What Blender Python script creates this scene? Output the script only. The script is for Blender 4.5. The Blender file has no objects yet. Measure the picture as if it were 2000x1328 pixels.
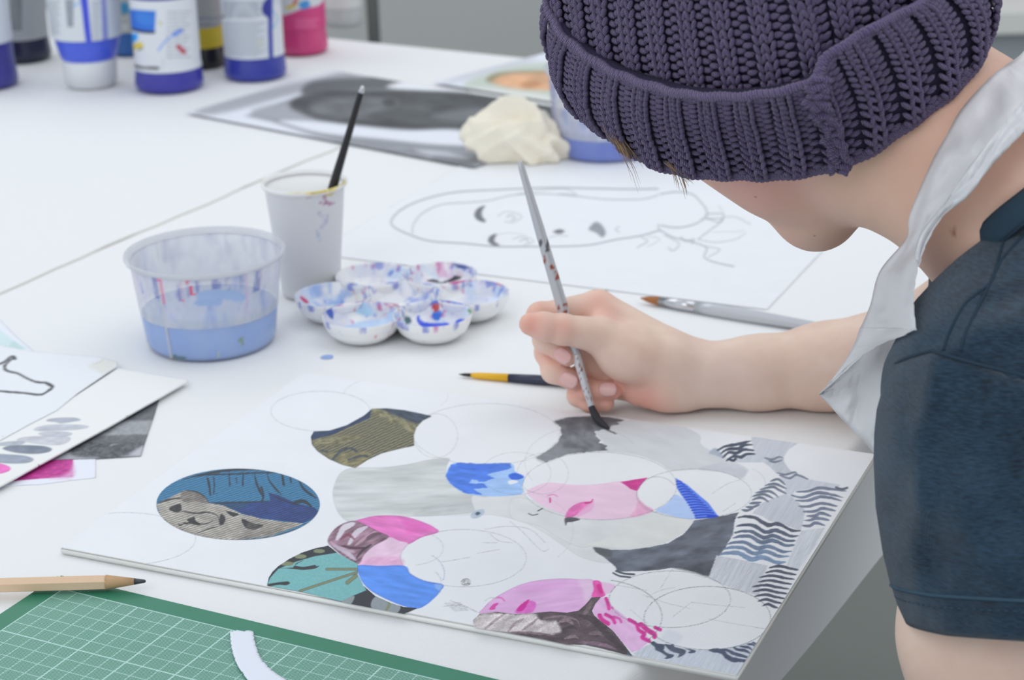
import bpy, bmesh, math, random
import numpy as np
from mathutils import Vector, Matrix
random.seed(5); np.random.seed(5)
SC = bpy.context.scene
COL = SC.collection

# ------------------------------------------------------------------ camera
# camera solved from the 1 cm grid of the cutting mat and the drawn circles
FPX, PITCH, ROLL, CAMH = 3945.9, .3611, -.0261, .5085      # table top is z = 0
cr, sr, cp, sp = math.cos(ROLL), math.sin(ROLL), math.cos(PITCH), math.sin(PITCH)
FWD = Vector((0, cp, -sp)); VUP = Vector((0, sp, cp)); XR = Vector((1, 0, 0))
RIGHT = cr*XR + sr*VUP; UP = -sr*XR + cr*VUP
CAMLOC = Vector((0, 0, CAMH))
cam_d = bpy.data.cameras.new('camera'); cam = bpy.data.objects.new('camera', cam_d); COL.objects.link(cam)
m = Matrix((RIGHT, UP, -FWD)).transposed().to_4x4(); m.translation = CAMLOC
cam.matrix_world = m
cam_d.sensor_width = 36; cam_d.lens = FPX/2000*36; cam_d.clip_start = .05; cam_d.clip_end = 60
cam_d.dof.use_dof = True; cam_d.dof.focus_distance = 1.06; cam_d.dof.aperture_fstop = 12.5
SC.camera = cam

# ------------------------------------------------------------------ light
SC.view_settings.view_transform = 'Standard'; SC.view_settings.look = 'None'
SC.view_settings.gamma = 1; SC.view_settings.use_curve_mapping = False
SC.view_settings.exposure = 0.0
w = bpy.data.worlds.new('world'); SC.world = w; w.use_nodes = True
bg = w.node_tree.nodes['Background']; bg.inputs[0].default_value = (.86, .93, 1, 1); bg.inputs[1].default_value = .86
def area(name, loc, target, size, power, color):
    d = bpy.data.lights.new(name, 'AREA'); d.shape = 'RECTANGLE'; d.size, d.size_y = size; d.energy = power; d.color = color
    o = bpy.data.objects.new(name, d); COL.objects.link(o); o.location = loc
    o.rotation_euler = (Vector(target)-Vector(loc)).to_track_quat('-Z', 'Y').to_euler()
    return o
area('window_light', (-1.6, 3.6, 2.6), (0, 1.2, 0), (2.6, 1.8), 20, (.93, .97, 1))
area('skylight', (1.3, 1.6, 2.7), (.1, 1.1, 0), (2.0, 2.0), 12, (1, .985, .95))
area('front_fill', (-1.3, -1.2, 2.2), (.2, 1.1, .1), (1.8, 1.4), 16, (.97, .98, 1))  # added fill from behind the camera, lightens the faces turned toward it

# ------------------------------------------------------------------ geometry helpers
def ray(px, py):
    return FWD + RIGHT*((px-1000)/FPX) - UP*((py-664)/FPX)
def D(px, py, dep):                 # a point seen at (px, py), dep metres in front of the camera
    return CAMLOC + ray(px, py)*dep
def U(px, py, z=0.):                # a point seen at (px, py) lying at height z
    r = ray(px, py); return CAMLOC + r*((z-CAMH)/r.z)
_R = np.array(RIGHT); _U = np.array(UP); _F = np.array(FWD); _C = np.array(CAMLOC)
def proj(V):
    q = np.asarray(V) - _C; d = q@_F
    return 1000+FPX*(q@_R)/d, 664-FPX*(q@_U)/d
def lin(c):
    c = np.asarray(c, float)/255.
    return np.where(c <= .04045, c/12.92, ((c+.055)/1.055)**2.4)
def hexl(c, a=1.): return tuple(lin(c))+(a,)

def thing(name, label, cat, loc=(0, 0, 0), group=None):
    o = bpy.data.objects.new(name, None); COL.objects.link(o); o.location = loc
    o.empty_display_size = .02
    o['label'] = label; o['category'] = cat
    if group: o['group'] = group
    return o
def tag(o, label, cat, group=None):
    o['label'] = label; o['category'] = cat
    if group: o['group'] = group
    return o
def mesh_obj(name, V, F, mat=None, parent=None, smooth=True, label=None, stuff=False, uv=None):
    V = np.asarray(V, dtype=float)
    me = bpy.data.meshes.new(name)
    if isinstance(F, np.ndarray) and F.ndim == 2:
        n, k = F.shape
        me.vertices.add(len(V)); me.vertices.foreach_set('co', V.ravel().astype('f'))
        me.loops.add(n*k); me.loops.foreach_set('vertex_index', F.ravel().astype('i'))
        me.polygons.add(n); me.polygons.foreach_set('loop_start', np.arange(0, n*k, k, dtype='i'))
        me.update(calc_edges=True)
    else:
        me.from_pydata([tuple(v) for v in V], [], F); me.update()
    me.validate()
    if smooth: me.polygons.foreach_set('use_smooth', [True]*len(me.polygons))
    if uv is not None:
        l = me.uv_layers.new(name='UVMap'); li = np.empty(len(me.loops), 'i'); me.loops.foreach_get('vertex_index', li)
        l.data.foreach_set('uv', np.asarray(uv)[li].ravel().astype('f'))
    if mat: me.materials.append(mat)
    o = bpy.data.objects.new(name, me); COL.objects.link(o)
    if parent is not None:
        o.parent = parent; o.matrix_parent_inverse = Matrix.Identity(4)
        me.transform(Matrix.Translation(-Vector(parent_loc(parent))))
    if label: o['label'] = label
    if stuff: o['kind'] = 'stuff'
    return o
def parent_loc(p):
    v = Vector((0, 0, 0))
    while p is not None: v += p.location; p = p.parent
    return v
def set_col(o, col):               # col: (N,3) sRGB 0..255 -> linear point colour attribute
    c = np.ones((len(o.data.vertices), 4), 'f'); c[:, :3] = lin(np.clip(col, 0, 255))
    a = o.data.color_attributes.new('paint', 'FLOAT_COLOR', 'POINT'); a.data.foreach_set('color', c.ravel())
class MB:                          # collects shapes into one mesh
    def __init__(s): s.V = []; s.F = []
    def add(s, V, F):
        b = len(s.V); s.V += [tuple(v) for v in V]; s.F += [tuple(i+b for i in f) for f in F]; return s
    def box(s, c, d, R=None):
        V = [Vector(((i & 1)-.5, ((i >> 1) & 1)-.5, ((i >> 2) & 1)-.5)) for i in range(8)]
        V = [Vector((v.x*d[0], v.y*d[1], v.z*d[2])) for v in V]
        if R is not None: V = [R@v for v in V]
        V = [v+Vector(c) for v in V]
        return s.add(V, [(0, 2, 3, 1), (4, 5, 7, 6), (0, 1, 5, 4), (2, 6, 7, 3), (0, 4, 6, 2), (1, 3, 7, 5)])
    def tube(s, pts, rad, n=10, caps=True, flat=None):
        pts = [Vector(p) for p in pts]
        if not hasattr(rad, '__len__'): rad = [rad]*len(pts)
        V = []; F = []; prev = None
        for i, p in enumerate(pts):
            t = (pts[min(i+1, len(pts)-1)]-pts[max(i-1, 0)]).normalized()
            if prev is None:
                a = Vector((0, 0, 1)) if abs(t.z) < .9 else Vector((1, 0, 0)); prev = (a-t*a.dot(t)).normalized()
            prev = (prev-t*prev.dot(t)).normalized(); b = t.cross(prev)
            for k in range(n):
                an = 2*math.pi*k/n; V.append(p+(prev*math.cos(an)+b*math.sin(an)*(flat or 1))*rad[i])
        for i in range(len(pts)-1):
            for k in range(n):
                F.append((i*n+k, i*n+(k+1) % n, (i+1)*n+(k+1) % n, (i+1)*n+k))
        if caps:
            F.append(tuple(range(n))[::-1]); F.append(tuple(range((len(pts)-1)*n, len(pts)*n)))
        return s.add(V, F)
    def build(s, name, mat, parent=None, smooth=False, label=None, stuff=False):
        return mesh_obj(name, s.V, s.F, mat, parent, smooth, label, stuff)
def lathe(prof, c, n=48, closed=False):
    V = []; F = []
    for r, z in prof:
        for k in range(n):
            a = 2*math.pi*k/n; V.append((c[0]+r*math.cos(a), c[1]+r*math.sin(a), c[2]+z))
    for i in range(len(prof)-1):
        for k in range(n): F.append((i*n+k, i*n+(k+1) % n, (i+1)*n+(k+1) % n, (i+1)*n+k))
    if prof[0][0] > 1e-6: F.append(tuple(range(n))[::-1])
    if prof[-1][0] > 1e-6 and closed: F.append(tuple(range((len(prof)-1)*n, len(prof)*n)))
    return V, F
def crspline(P, n=8, closed=False):   # Catmull-Rom
    P = [np.asarray(p, float) for p in P]; N = len(P); out = []
    rng = range(N if closed else N-1)
    for i in rng:
        if closed: a, b, c, d = P[i-1], P[i], P[(i+1) % N], P[(i+2) % N]
        else: a, b, c, d = P[max(i-1, 0)], P[i], P[i+1], P[min(i+2, N-1)]
        for k in range(n):
            t = k/n; out.append(.5*((2*b)+(c-a)*t+(2*a-5*b+4*c-d)*t*t+(3*b-a-3*c+d)*t**3))
    if not closed: out.append(P[-1])
    return np.array(out)

# ------------------------------------------------------------------ materials
def mat(name, color=(200, 200, 200), rough=.6, **k):
    M = bpy.data.materials.new(name); M.use_nodes = True; nt = M.node_tree; b = nt.nodes['Principled BSDF']
    b.inputs['Base Color'].default_value = hexl(color); b.inputs['Roughness'].default_value = rough
    for key, v in k.items():
        if key in ('noise', 'attr', 'bump'): continue
        b.inputs[key].default_value = v
    tc = nt.nodes.new('ShaderNodeTexCoord')
    if k.get('attr'):
        a = nt.nodes.new('ShaderNodeAttribute'); a.attribute_name = 'paint'; nt.links.new(a.outputs['Color'], b.inputs['Base Color'])
    if k.get('noise'):              # (scale, amount): gentle tone variation
        sc, am = k['noise']; n = nt.nodes.new('ShaderNodeTexNoise'); n.inputs['Scale'].default_value = sc; n.inputs['Detail'].default_value = 4
        nt.links.new(tc.outputs['Object'], n.inputs['Vector'])
        mx = nt.nodes.new('ShaderNodeMix'); mx.data_type = 'RGBA'
        c = np.array(hexl(color)); mx.inputs[6].default_value = tuple(np.clip(c*(1-am), 0, 1)[:3])+(1,); mx.inputs[7].default_value = tuple(np.clip(c*(1+am), 0, 1)[:3])+(1,)
        nt.links.new(n.outputs[0], mx.inputs[0]); nt.links.new(mx.outputs[2], b.inputs['Base Color'])
    if k.get('bump'):               # (scale, strength, distance)
        sc, st, di = k['bump']; n = nt.nodes.new('ShaderNodeTexNoise'); n.inputs['Scale'].default_value = sc; n.inputs['Detail'].default_value = 3
        nt.links.new(tc.outputs['Object'], n.inputs['Vector'])
        bp = nt.nodes.new('ShaderNodeBump'); bp.inputs['Strength'].default_value = st; bp.inputs['Distance'].default_value = di
        nt.links.new(n.outputs[0], bp.inputs['Height']); nt.links.new(bp.outputs[0], b.inputs['Normal'])
    return M
def weave(name, color, scale, strength, dist, rough=.85, ang=(0, 0, 0), attr=False, noise=0):
    M = mat(name, color, rough, attr=attr, noise=(noise and (14, noise))); nt = M.node_tree; b = nt.nodes['Principled BSDF']
    tc = nt.nodes.new('ShaderNodeTexCoord'); hs = []
    for k, rz in enumerate((ang[2], ang[2]+math.pi/2)):
        mp = nt.nodes.new('ShaderNodeMapping'); mp.inputs['Rotation'].default_value = (ang[0], ang[1], rz)
        wv = nt.nodes.new('ShaderNodeTexWave'); wv.inputs['Scale'].default_value = scale; wv.inputs['Distortion'].default_value = .6; wv.inputs['Detail'].default_value = 1
        nt.links.new(tc.outputs['Object'], mp.inputs[0]); nt.links.new(mp.outputs[0], wv.inputs[0]); hs.append(wv)
    ad = nt.nodes.new('ShaderNodeMath'); ad.operation = 'ADD'; nt.links.new(hs[0].outputs[1], ad.inputs[0]); nt.links.new(hs[1].outputs[1], ad.inputs[1])
    n = nt.nodes.new('ShaderNodeTexNoise'); n.inputs['Scale'].default_value = 9; n.inputs['Detail'].default_value = 3; nt.links.new(tc.outputs['Object'], n.inputs['Vector'])
    b1 = nt.nodes.new('ShaderNodeBump'); b1.inputs['Strength'].default_value = strength; b1.inputs['Distance'].default_value = dist
    b2 = nt.nodes.new('ShaderNodeBump'); b2.inputs['Strength'].default_value = .35; b2.inputs['Distance'].default_value = .006
    nt.links.new(n.outputs[0], b2.inputs['Height']); nt.links.new(ad.outputs[0], b1.inputs['Height']); nt.links.new(b2.outputs[0], b1.inputs['Normal'])
    nt.links.new(b1.outputs[0], b.inputs['Normal'])
    return M

# ------------------------------------------------------------------ painting on vertices
def vnoise(x, y, seed=0):
    x = np.asarray(x, float); y = np.asarray(y, float)
    xi = np.floor(x).astype(np.int64); yi = np.floor(y).astype(np.int64); fx = x-xi; fy = y-yi
    def hsh(a, b):
        h = (a*374761393+b*668265263+seed*974711) & 0xffffffff
        h = ((h ^ (h >> 13))*1274126177) & 0xffffffff
        return ((h ^ (h >> 16)) & 0xffff)/65535.
    fx = fx*fx*(3-2*fx); fy = fy*fy*(3-2*fy)
    return (hsh(xi, yi)*(1-fx)+hsh(xi+1, yi)*fx)*(1-fy)+(hsh(xi, yi+1)*(1-fx)+hsh(xi+1, yi+1)*fx)*fy
def fnoise(x, y, seed=0, o=3):
    s = 0; a = .5; t = 0
    for k in range(o): s = s+a*vnoise(x*2**k, y*2**k, seed+k*7); t += a; a *= .5
    return s/t
def sdist(X, Y, poly, closed=True):
    P = np.asarray(poly, float); Q = np.roll(P, -1, 0) if closed else P[1:]
    if not closed: P = P[:-1]
    d2 = np.full(X.shape, 1e18); ins = np.zeros(X.shape, bool)
    for (x0, y0), (x1, y1) in zip(P, Q):
        dx, dy = x1-x0, y1-y0; L = dx*dx+dy*dy+1e-12
        t = np.clip(((X-x0)*dx+(Y-y0)*dy)/L, 0, 1)
        d2 = np.minimum(d2, (X-x0-t*dx)**2+(Y-y0-t*dy)**2)
        if closed and y0 != y1:
            c = ((y0 > Y) != (y1 > Y)); ins ^= c & (X < (x1-x0)*(Y-y0)/(y1-y0)+x0)
    d = np.sqrt(d2)
    return np.where(ins, -d, d) if closed else d
class Paint:
    """colours of a surface's own vertices; shapes are given as they are seen in the photograph and land on the surface"""
    def __init__(s, V, base):
        s.x, s.y = proj(V); s.c = np.tile(np.array(base, float), (len(V), 1)); s.k = (0, 0, 1)
    def frame(s, ox=0, oy=0, sc=1): s.k = (ox, oy, sc); return s
    def tr(s, pts):
        ox, oy, sc = s.k; return [(ox+a/sc, oy+b/sc) for a, b in pts]
    def _blend(s, idx, a, col, nz):
        x, y = s.x[idx], s.y[idx]; col = np.array(col, float)
        if col.ndim == 1: col = np.tile(col, (len(idx), 1))
        if nz:
            amp, sx, sy, ang, seed = nz; ca, sa = math.cos(ang), math.sin(ang)
            n = fnoise((x*ca+y*sa)/sx, (-x*sa+y*ca)/sy, seed)-.5
            col = col*(1+2*amp*n[:, None])
        s.c[idx] = s.c[idx]*(1-a[:, None])+col*a[:, None]
    def fill(s, pts, col, alpha=1., nz=None, soft=1.2, smooth=True, edge=None, wob=0, tr=True):
        P = s.tr(pts) if tr else pts
        if smooth: P = crspline(P, 5, True)
        P = np.asarray(P); m = 4+wob
        idx = np.nonzero((s.x > P[:, 0].min()-m) & (s.x < P[:, 0].max()+m) & (s.y > P[:, 1].min()-m) & (s.y < P[:, 1].max()+m))[0]
        if len(idx) == 0: return s
        x, y = s.x[idx], s.y[idx]; d = sdist(x, y, P)
        if wob: d = d+(fnoise(x/6, y/4, 3)-.5)*2*wob
        a = np.clip(.5-d/soft, 0, 1)*alpha
        s._blend(idx, a, col, nz)
        if edge is not None:
            ec, ew, ea = edge; s._blend(idx, np.clip(1-np.abs(d)/ew, 0, 1)*ea, ec, None)
        return s
    def stroke(s, pts, w, col, alpha=1., smooth=True, closed=False, nz=None, grain=0, taper=False, tr=True):
        P = s.tr(pts) if tr else pts
        if smooth: P = crspline(P, 6, closed)
        P = np.asarray(P); w = w/2
        if closed: P = np.vstack([P, P[:1]])
        m = w+3
        idx = np.nonzero((s.x > P[:, 0].min()-m) & (s.x < P[:, 0].max()+m) & (s.y > P[:, 1].min()-m) & (s.y < P[:, 1].max()+m))[0]
        if len(idx) == 0: return s
        x, y = s.x[idx], s.y[idx]; d = sdist(x, y, P, False); ww = w
        if taper:
            t = np.clip((x-P[:, 0].min())/(np.ptp(P[:, 0])+1e-9), 0, 1); ww = w*(.35+.9*np.sin(np.pi*t)**.6)+(fnoise(x/7, y/5, 9)-.5)*w*.7
        a = np.clip(.5+(ww-d)/1.1, 0, 1)*alpha
        if grain: a = a*(1-grain*(vnoise(x/1.7, y/1.7, 5) > .5))
        s._blend(idx, a, col, nz); return s
    def ell(s, cx, cy, rx, ry, w=1.2, col=(120, 122, 126), alpha=.5, a0=0, a1=360, rot=0, grain=.5):
        t = np.radians(np.linspace(a0, a1, 60)); c, q = math.cos(math.radians(rot)), math.sin(math.radians(rot))
        pts = [(cx+rx*math.cos(u)*c-ry*math.sin(u)*q, cy+rx*math.cos(u)*q+ry*math.sin(u)*c) for u in t]
        return s.stroke(pts, w, col, alpha, smooth=False, grain=grain, tr=False)
def grid_patch(o, ux, uy, nx, ny, wx, wy, z):
    """flat regular grid with origin o and unit vectors ux, uy"""
    a = np.linspace(0, wx, nx+1); b = np.linspace(0, wy, ny+1); A, B = np.meshgrid(a, b)
    V = np.zeros((A.size, 3)); V[:, 0] = o[0]+A.ravel()*ux[0]+B.ravel()*uy[0]; V[:, 1] = o[1]+A.ravel()*ux[1]+B.ravel()*uy[1]; V[:, 2] = z
    i = np.arange(nx); j = np.arange(ny); I, J = np.meshgrid(i, j); k = (J*(nx+1)+I).ravel()
    F = np.stack([k, k+1, k+nx+2, k+nx+1], 1)
    if ux[0]*uy[1]-ux[1]*uy[0] < 0: F = F[:, ::-1]
    return V, F
def cut_patch(poly, ux, uy, cell, z):
    """a sheet cut to a closed world outline: fine grid whose rim is snapped to the outline"""
    P = np.asarray(poly)[:, :2]; ux = np.array(ux); uy = np.array(uy)
    a = P@ux; b = P@uy; nx = int(np.ptp(a)/cell)+3; ny = int(np.ptp(b)/cell)+3
    o = ux*(a.min()-cell)+uy*(b.min()-cell)
    V, F = grid_patch(o, ux, uy, nx, ny, nx*cell, ny*cell, z)
    c = V[F].mean(1); keep = sdist(c[:, 0], c[:, 1], P) < 0; F = F[keep]
    used = np.unique(F); mp = -np.ones(len(V), int); mp[used] = np.arange(len(used)); V = V[used]; F = mp[F]
    d = sdist(V[:, 0], V[:, 1], P)
    e = np.nonzero(d > -cell*.55)[0]
    Q0 = P; Q1 = np.roll(P, -1, 0); best = np.full(len(e), 1e9); bp = V[e, :2].copy()
    for p0, p1 in zip(Q0, Q1):
        dv = p1-p0; L = dv@dv+1e-15; t = np.clip(((V[e, :2]-p0)@dv)/L, 0, 1); q = p0+t[:, None]*dv
        dd = np.hypot(*(V[e, :2]-q).T); mk = dd < best; best[mk] = dd[mk]; bp[mk] = q[mk]
    V[e, :2] = bp
    return V, F
# ================================================================== setting
FLZ = -.75
M_floor = mat('floor_vinyl', (122, 125, 120), .55, noise=(3, .05))
o = MB().box((0, 2.5, FLZ-.02), (9, 11, .04)).build('floor', M_floor); o['kind'] = 'structure'
M_wall = mat('wall_paint', (196, 197, 194), .8, noise=(2, .03), bump=(60, .1, .002))
o = MB().box((0, 4.75, .6), (9, .1, 2.7)).build('wall_back', M_wall); o['kind'] = 'structure'
M_trim = mat('trim_paint', (205, 205, 203), .5)
o = MB().box((0, 4.692, FLZ+.05), (9, .016, .1)).build('baseboard_back', M_trim); o['kind'] = 'structure'

# low storage bench at the far right
M_bw = mat('bench_white', (226, 226, 220), .45, noise=(4, .02)); M_bg = mat('bench_front', (172, 178, 182), .5, noise=(3, .02))
t = thing('storage_bench', 'low grey storage bench with a pale top, far behind the hat at the right edge', 'bench', (1.55, 4.2, FLZ))
zt = D(1960, 22, 3.95).z
MB().box((1.55, 4.2, zt-.02), (2.0, .62, .04)).build('bench_top', M_bw, t)
MB().box((1.55, 4.22, (FLZ+zt-.04)/2), (1.94, .56, zt-.04-FLZ)).build('cabinet_body', M_bg, t)
for x in (1.0, 1.55, 2.1):
    MB().box((x, 3.932, (FLZ+zt)/2-.03), (.46, .016, zt-FLZ-.16)).build('cabinet_door', M_bg, t)
M_pink = mat('pink_plastic', (205, 150, 168), .5, noise=(20, .05))
pk = D(2003, 0, 4.05); V, F = lathe([(0, 0), (.05, .001), (.056, .006), (.066, .1), (.069, .104), (.066, .106), (.062, .1), (.052, .01), (0, .008)], (pk.x+.03, 4.16, zt), 32)
tag(mesh_obj('beaker', V, F, M_pink), 'dusty pink beaker standing on the pale top of the far bench', 'beaker')

# tubular chair behind the table; one back post shows above the far edge
M_steel = mat('dark_steel', (92, 92, 90), .4, Metallic=.6); M_ply = mat('seat_ply', (176, 150, 118), .5, noise=(12, .08))
cpst = D(729, 18, 3.05); cx, cy = cpst.x, cpst.y
t = thing('chair', 'steel framed chair with one dark post showing behind the table beside the bottles', 'chair', (cx-.2, cy+.2, FLZ))
for dx in (0, -.4):
    MB().tube([(cx+dx, cy, FLZ+.0), (cx+dx, cy, -.3), (cx+dx, cy-.03, .1)], .0095, 12).build('back_post', M_steel, t, True)
    MB().tube([(cx+dx, cy+.38, FLZ+.0), (cx+dx, cy+.38, -.3)], .0095, 12).build('leg', M_steel, t, True)
MB().box((cx-.2, cy+.19, -.29), (.42, .4, .018)).build('seat', M_ply, t)
MB().box((cx-.2, cy-.03, .06), (.39, .014, .13)).build('backrest', M_ply, t)

# ------------------------------------------------------------------ table under two cloths
TD = np.array([.5, .866]); TN = np.array([.866, -.5])        # along / out of the right edge
E0 = np.array([.053, .869])                                  # a point on the right edge
far0 = np.array([.645, 1.895])                               # far right corner
L = 1.95; Wd = 1.9; THK = .0012
def tpt(s, n): return far0-TD*s-TN*n                          # s toward the viewer, n away from the right edge
M_tab = mat('table_laminate', (190, 185, 176), .45, noise=(5, .05)); M_leg = mat('table_steel', (110, 112, 114), .4, Metallic=.7)
c = tpt(L/2, Wd/2); t = thing('table', 'work table hidden under the white cloth, carrying the whole painting set', 'table', (c[0], c[1], FLZ))
Rz = Matrix.Rotation(math.atan2(TD[1], TD[0]), 3, 'Z')
MB().box((c[0], c[1], -.0165-THK), (L-.004, Wd-.004, .03), Rz).build('tabletop', M_tab, t)
for s in (.1, L-.1):
    for n in (.1, Wd-.1):
        p = tpt(s, n); MB().tube([(p[0], p[1], FLZ), (p[0], p[1], -.032-THK)], .02, 16).build('leg', M_leg, t, True)
def cloth(s0, s1, n0, n1, z, drop_right, ns, nn, seed=1):
    """cloth plane with a rounded turn-over and hanging sides at right edge (n=0) and far edge (s=0)"""
    r = .006
    def prof(n, full):            # distance along the cloth -> (offset in, z)
        if n >= r: return n, 0.
        if n > r-r*math.pi/2:
            a = (r-n)/r; return r-r*math.sin(a), -(r-r*math.cos(a))
        return -.0006, -r-(r-r*math.pi/2-n)
    arcs = [r, r*.75, r*.5, r*.25, 0, -r*.3, r-r*math.pi/2]
    hang = [r-r*math.pi/2-h for h in np.linspace(.008, .096, 12)]
    ss = (list(reversed(hang))+list(reversed(arcs)) if s0 < 0 else [s0])+list(np.linspace(max(s0, r)+.01, s1, ns))
    nl = (list(reversed(hang))+list(reversed(arcs)) if drop_right else [n0])+list(np.linspace(max(n0, r)+.01, n1, nn))
    V = []
    for s in ss:
        so, sz = prof(s, 1) if s0 < 0 else (s, 0)
        for n in nl:
            no, nz = prof(n, 1) if drop_right else (n, 0)
            if sz < 0 and nz < 0:  # corner: fold it in
                k = max(sz, nz); p = tpt(so, no); zz = min(sz, nz)
            else: p = tpt(so, no); zz = sz+nz
            zz2 = z+zz
            wob = .003*math.sin(s*17+seed)*math.sin(n*9) if zz < -.02 else 0
            p = p+TN*(wob*(-zz*6) if nz < 0 else 0)
            if zz == 0:
                zz2 += .00035*(vnoise(s*22, n*26, seed)-.5)*0
            V.append((p[0], p[1], zz2))
    a = len(nl); F = [(i*a+j, i*a+j+1, (i+1)*a+j+1, (i+1)*a+j) for i in range(len(ss)-1) for j in range(a-1)]
    return V, F
M_cloth = weave('cotton_cloth', (238, 238, 238), 420, .16, .0006, .9, (0, 0, .6))
q0 = U(0, 560, 0); q1 = U(510, 365, 0)
nseam = float(np.mean([-(np.array(q[:2])-far0)@TN for q in (q0, q1)]))
V, F = cloth(-1, L+.02, nseam+.0005, Wd, -THK*.5, False, 60, 40, 3)
lo = mesh_obj('tablecloth', V, F, M_cloth); tag(lo, 'white cloth on the left half of the table, beyond the long seam', 'tablecloth')
V, F = cloth(-1, L+.02, 0, nseam, 0, True, 60, 60, 1)
hi = mesh_obj('tablecloth', V, F, M_cloth); tag(hi, 'white cotton cloth hanging over the right table edge, under the painted board', 'tablecloth')
M_hem = mat('cloth_hem', (214, 210, 203), .9, bump=(300, .3, .0005))
hp = []
for i in range(61):
    s_ = .02+(L-.03)*i/60; p = tpt(s_, nseam+.0015*math.sin(i*.9)+.001*math.sin(i*2.3)); hp.append((p[0], p[1], .0001))
MB().tube(hp, .0015, 6, flat=.6).build('hem', M_hem, hi, True)
# ================================================================== painted canvas board
CA = np.array(U(116, 1068, .005))[:2]; CB = np.array(U(1440, 1318, .005))[:2]
CUX = (CB-CA)/np.hypot(*(CB-CA)); CUY = np.array([-CUX[1], CUX[0]])
CW = float(np.hypot(*(CB-CA))); CH = .283; CT = .0046
M_canvas = weave('canvas_paint', (240, 240, 240), 300, .12, .0003, .75, (0, 0, .42), attr=True)
M_board = mat('board_edge', (240, 240, 236), .8, noise=(60, .04), bump=(400, .4, .0004))
canvas = thing('canvas_board', 'half painted white canvas board with collaged circles at the near table corner', 'painting', (float(CA[0]), float(CA[1]), 0))
# board body with rounded arrises
bm = bmesh.new()
vs = [bm.verts.new((CA[0]+CUX[0]*a+CUY[0]*b, CA[1]+CUX[1]*a+CUY[1]*b, z)) for z in (.0005, CT-.0001) for a, b in ((0, 0), (CW, 0), (CW, CH), (0, CH))]
for f in ((3, 2, 1, 0), (4, 5, 6, 7), (0, 1, 5, 4), (1, 2, 6, 5), (2, 3, 7, 6), (3, 0, 4, 7)): bm.faces.new([vs[i] for i in f])
bmesh.ops.bevel(bm, geom=bm.edges[:], offset=.0008, segments=2, affect='EDGES')
V = [v.co[:] for v in bm.verts]; F = [[v.index for v in f.verts] for f in bm.faces]; bm.free()
mesh_obj('board', V, F, M_board, canvas, True)
ins = .0006; cell = .00062
nx = int((CW-2*ins)/cell); ny = int((CH-2*ins)/(cell*1.08))
V, F = grid_patch(CA+CUX*ins+CUY*ins, CUX, CUY, nx, ny, CW-2*ins, CH-2*ins, CT+.00003)
P = Paint(V, (238, 239, 242))
# faint all-over primer tone and grime
g = fnoise(P.x/60, P.y/30, 4)-.5; P.c *= (1+.02*g[:, None])
K1 = (500, 740, 2.657); K2 = (1000, 780, 2.4236); K3 = (280, 880, 3.226); K6 = (1360, 840, 4.579); K7 = (900, 1100, 4.348); K8 = (1200, 1128, 6.64)
ST = (.10, 60, 5, .05, 11)
# grey washes
P.frame(*K1)
P.fill([(470, 470), (520, 461), (650, 460), (780, 445), (900, 420), (1000, 412), (990, 450), (984, 500), (1010, 545), (1080, 592), (1200, 612), (1150, 640), (1120, 690), (1000, 705), (950, 708), (850, 712), (740, 712), (620, 715), (520, 740), (470, 735), (425, 690), (402, 620), (402, 570), (430, 500)], (212, 215, 214), nz=(.10, 70, 7, -.02, 2), edge=((170, 172, 172), 1.4, .35))
P.fill([(1000, 640), (1150, 640), (1120, 700), (960, 706), (820, 705), (900, 660)], (196, 199, 199), .6, nz=(.15, 40, 5, -.1, 3), soft=8)
P.fill([(1120, 610), (1200, 612), (1380, 600), (1420, 640), (1500, 700), (1560, 735), (1700, 790), (1850, 830), (1850, 950), (1700, 930), (1594, 865), (1500, 800), (1380, 740), (1230, 705), (1150, 700)], (226, 228, 228), nz=(.03, 50, 12, 0, 4), edge=((190, 190, 192), 1.2, .35))
P.frame(*K2)
P.fill([(0, 470), (90, 475), (150, 505), (250, 545), (380, 568), (500, 568), (610, 552), (680, 530), (720, 542), (800, 562), (850, 566), (830, 610), (740, 670), (640, 700), (560, 712), (480, 705), (390, 692), (330, 700), (240, 665), (130, 600), (0, 560)], (224, 226, 226), nz=(.035, 50, 18, .2, 5), edge=((185, 186, 188), 1.1, .35))
P.fill([(560, 580), (740, 560), (850, 566), (830, 610), (740, 670), (600, 700), (350, 690), (420, 670), (500, 620)], (229, 229, 225), .8, nz=(.03, 30, 12, .2, 6))
# blue brushwork at the circle left of centre
P.frame(*K1)
P.fill([(985, 500), (1010, 447), (1050, 434), (1150, 440), (1320, 438), (1345, 480), (1392, 510), (1380, 560), (1382, 595), (1300, 608), (1180, 608), (1080, 592), (1010, 545)], (166, 200, 246), nz=(.06, 26, 6, 0, 7))
P.fill([(984, 505), (1010, 447), (1060, 434), (1150, 440), (1318, 438), (1330, 462), (1275, 478), (1225, 486), (1200, 498), (1240, 515), (1180, 535), (1120, 522), (1105, 540), (1190, 545), (1204, 565), (1130, 572), (1175, 602), (1080, 592), (1010, 545)], (84, 132, 232), nz=(.14, 22, 5, .1, 8), smooth=False, wob=1.5)
P.fill([(1310, 500), (1345, 487), (1390, 505), (1372, 520), (1330, 524)], (62, 112, 226), nz=(.1, 9, 4, 0, 3))
P.fill([(1308, 530), (1340, 524), (1360, 535), (1318, 548)], (238, 240, 245))
P.fill([(1040, 440), (1150, 446), (1260, 446), (1200, 470), (1080, 470)], (70, 116, 226), .6, nz=(.1, 20, 4, 0, 5))
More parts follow.
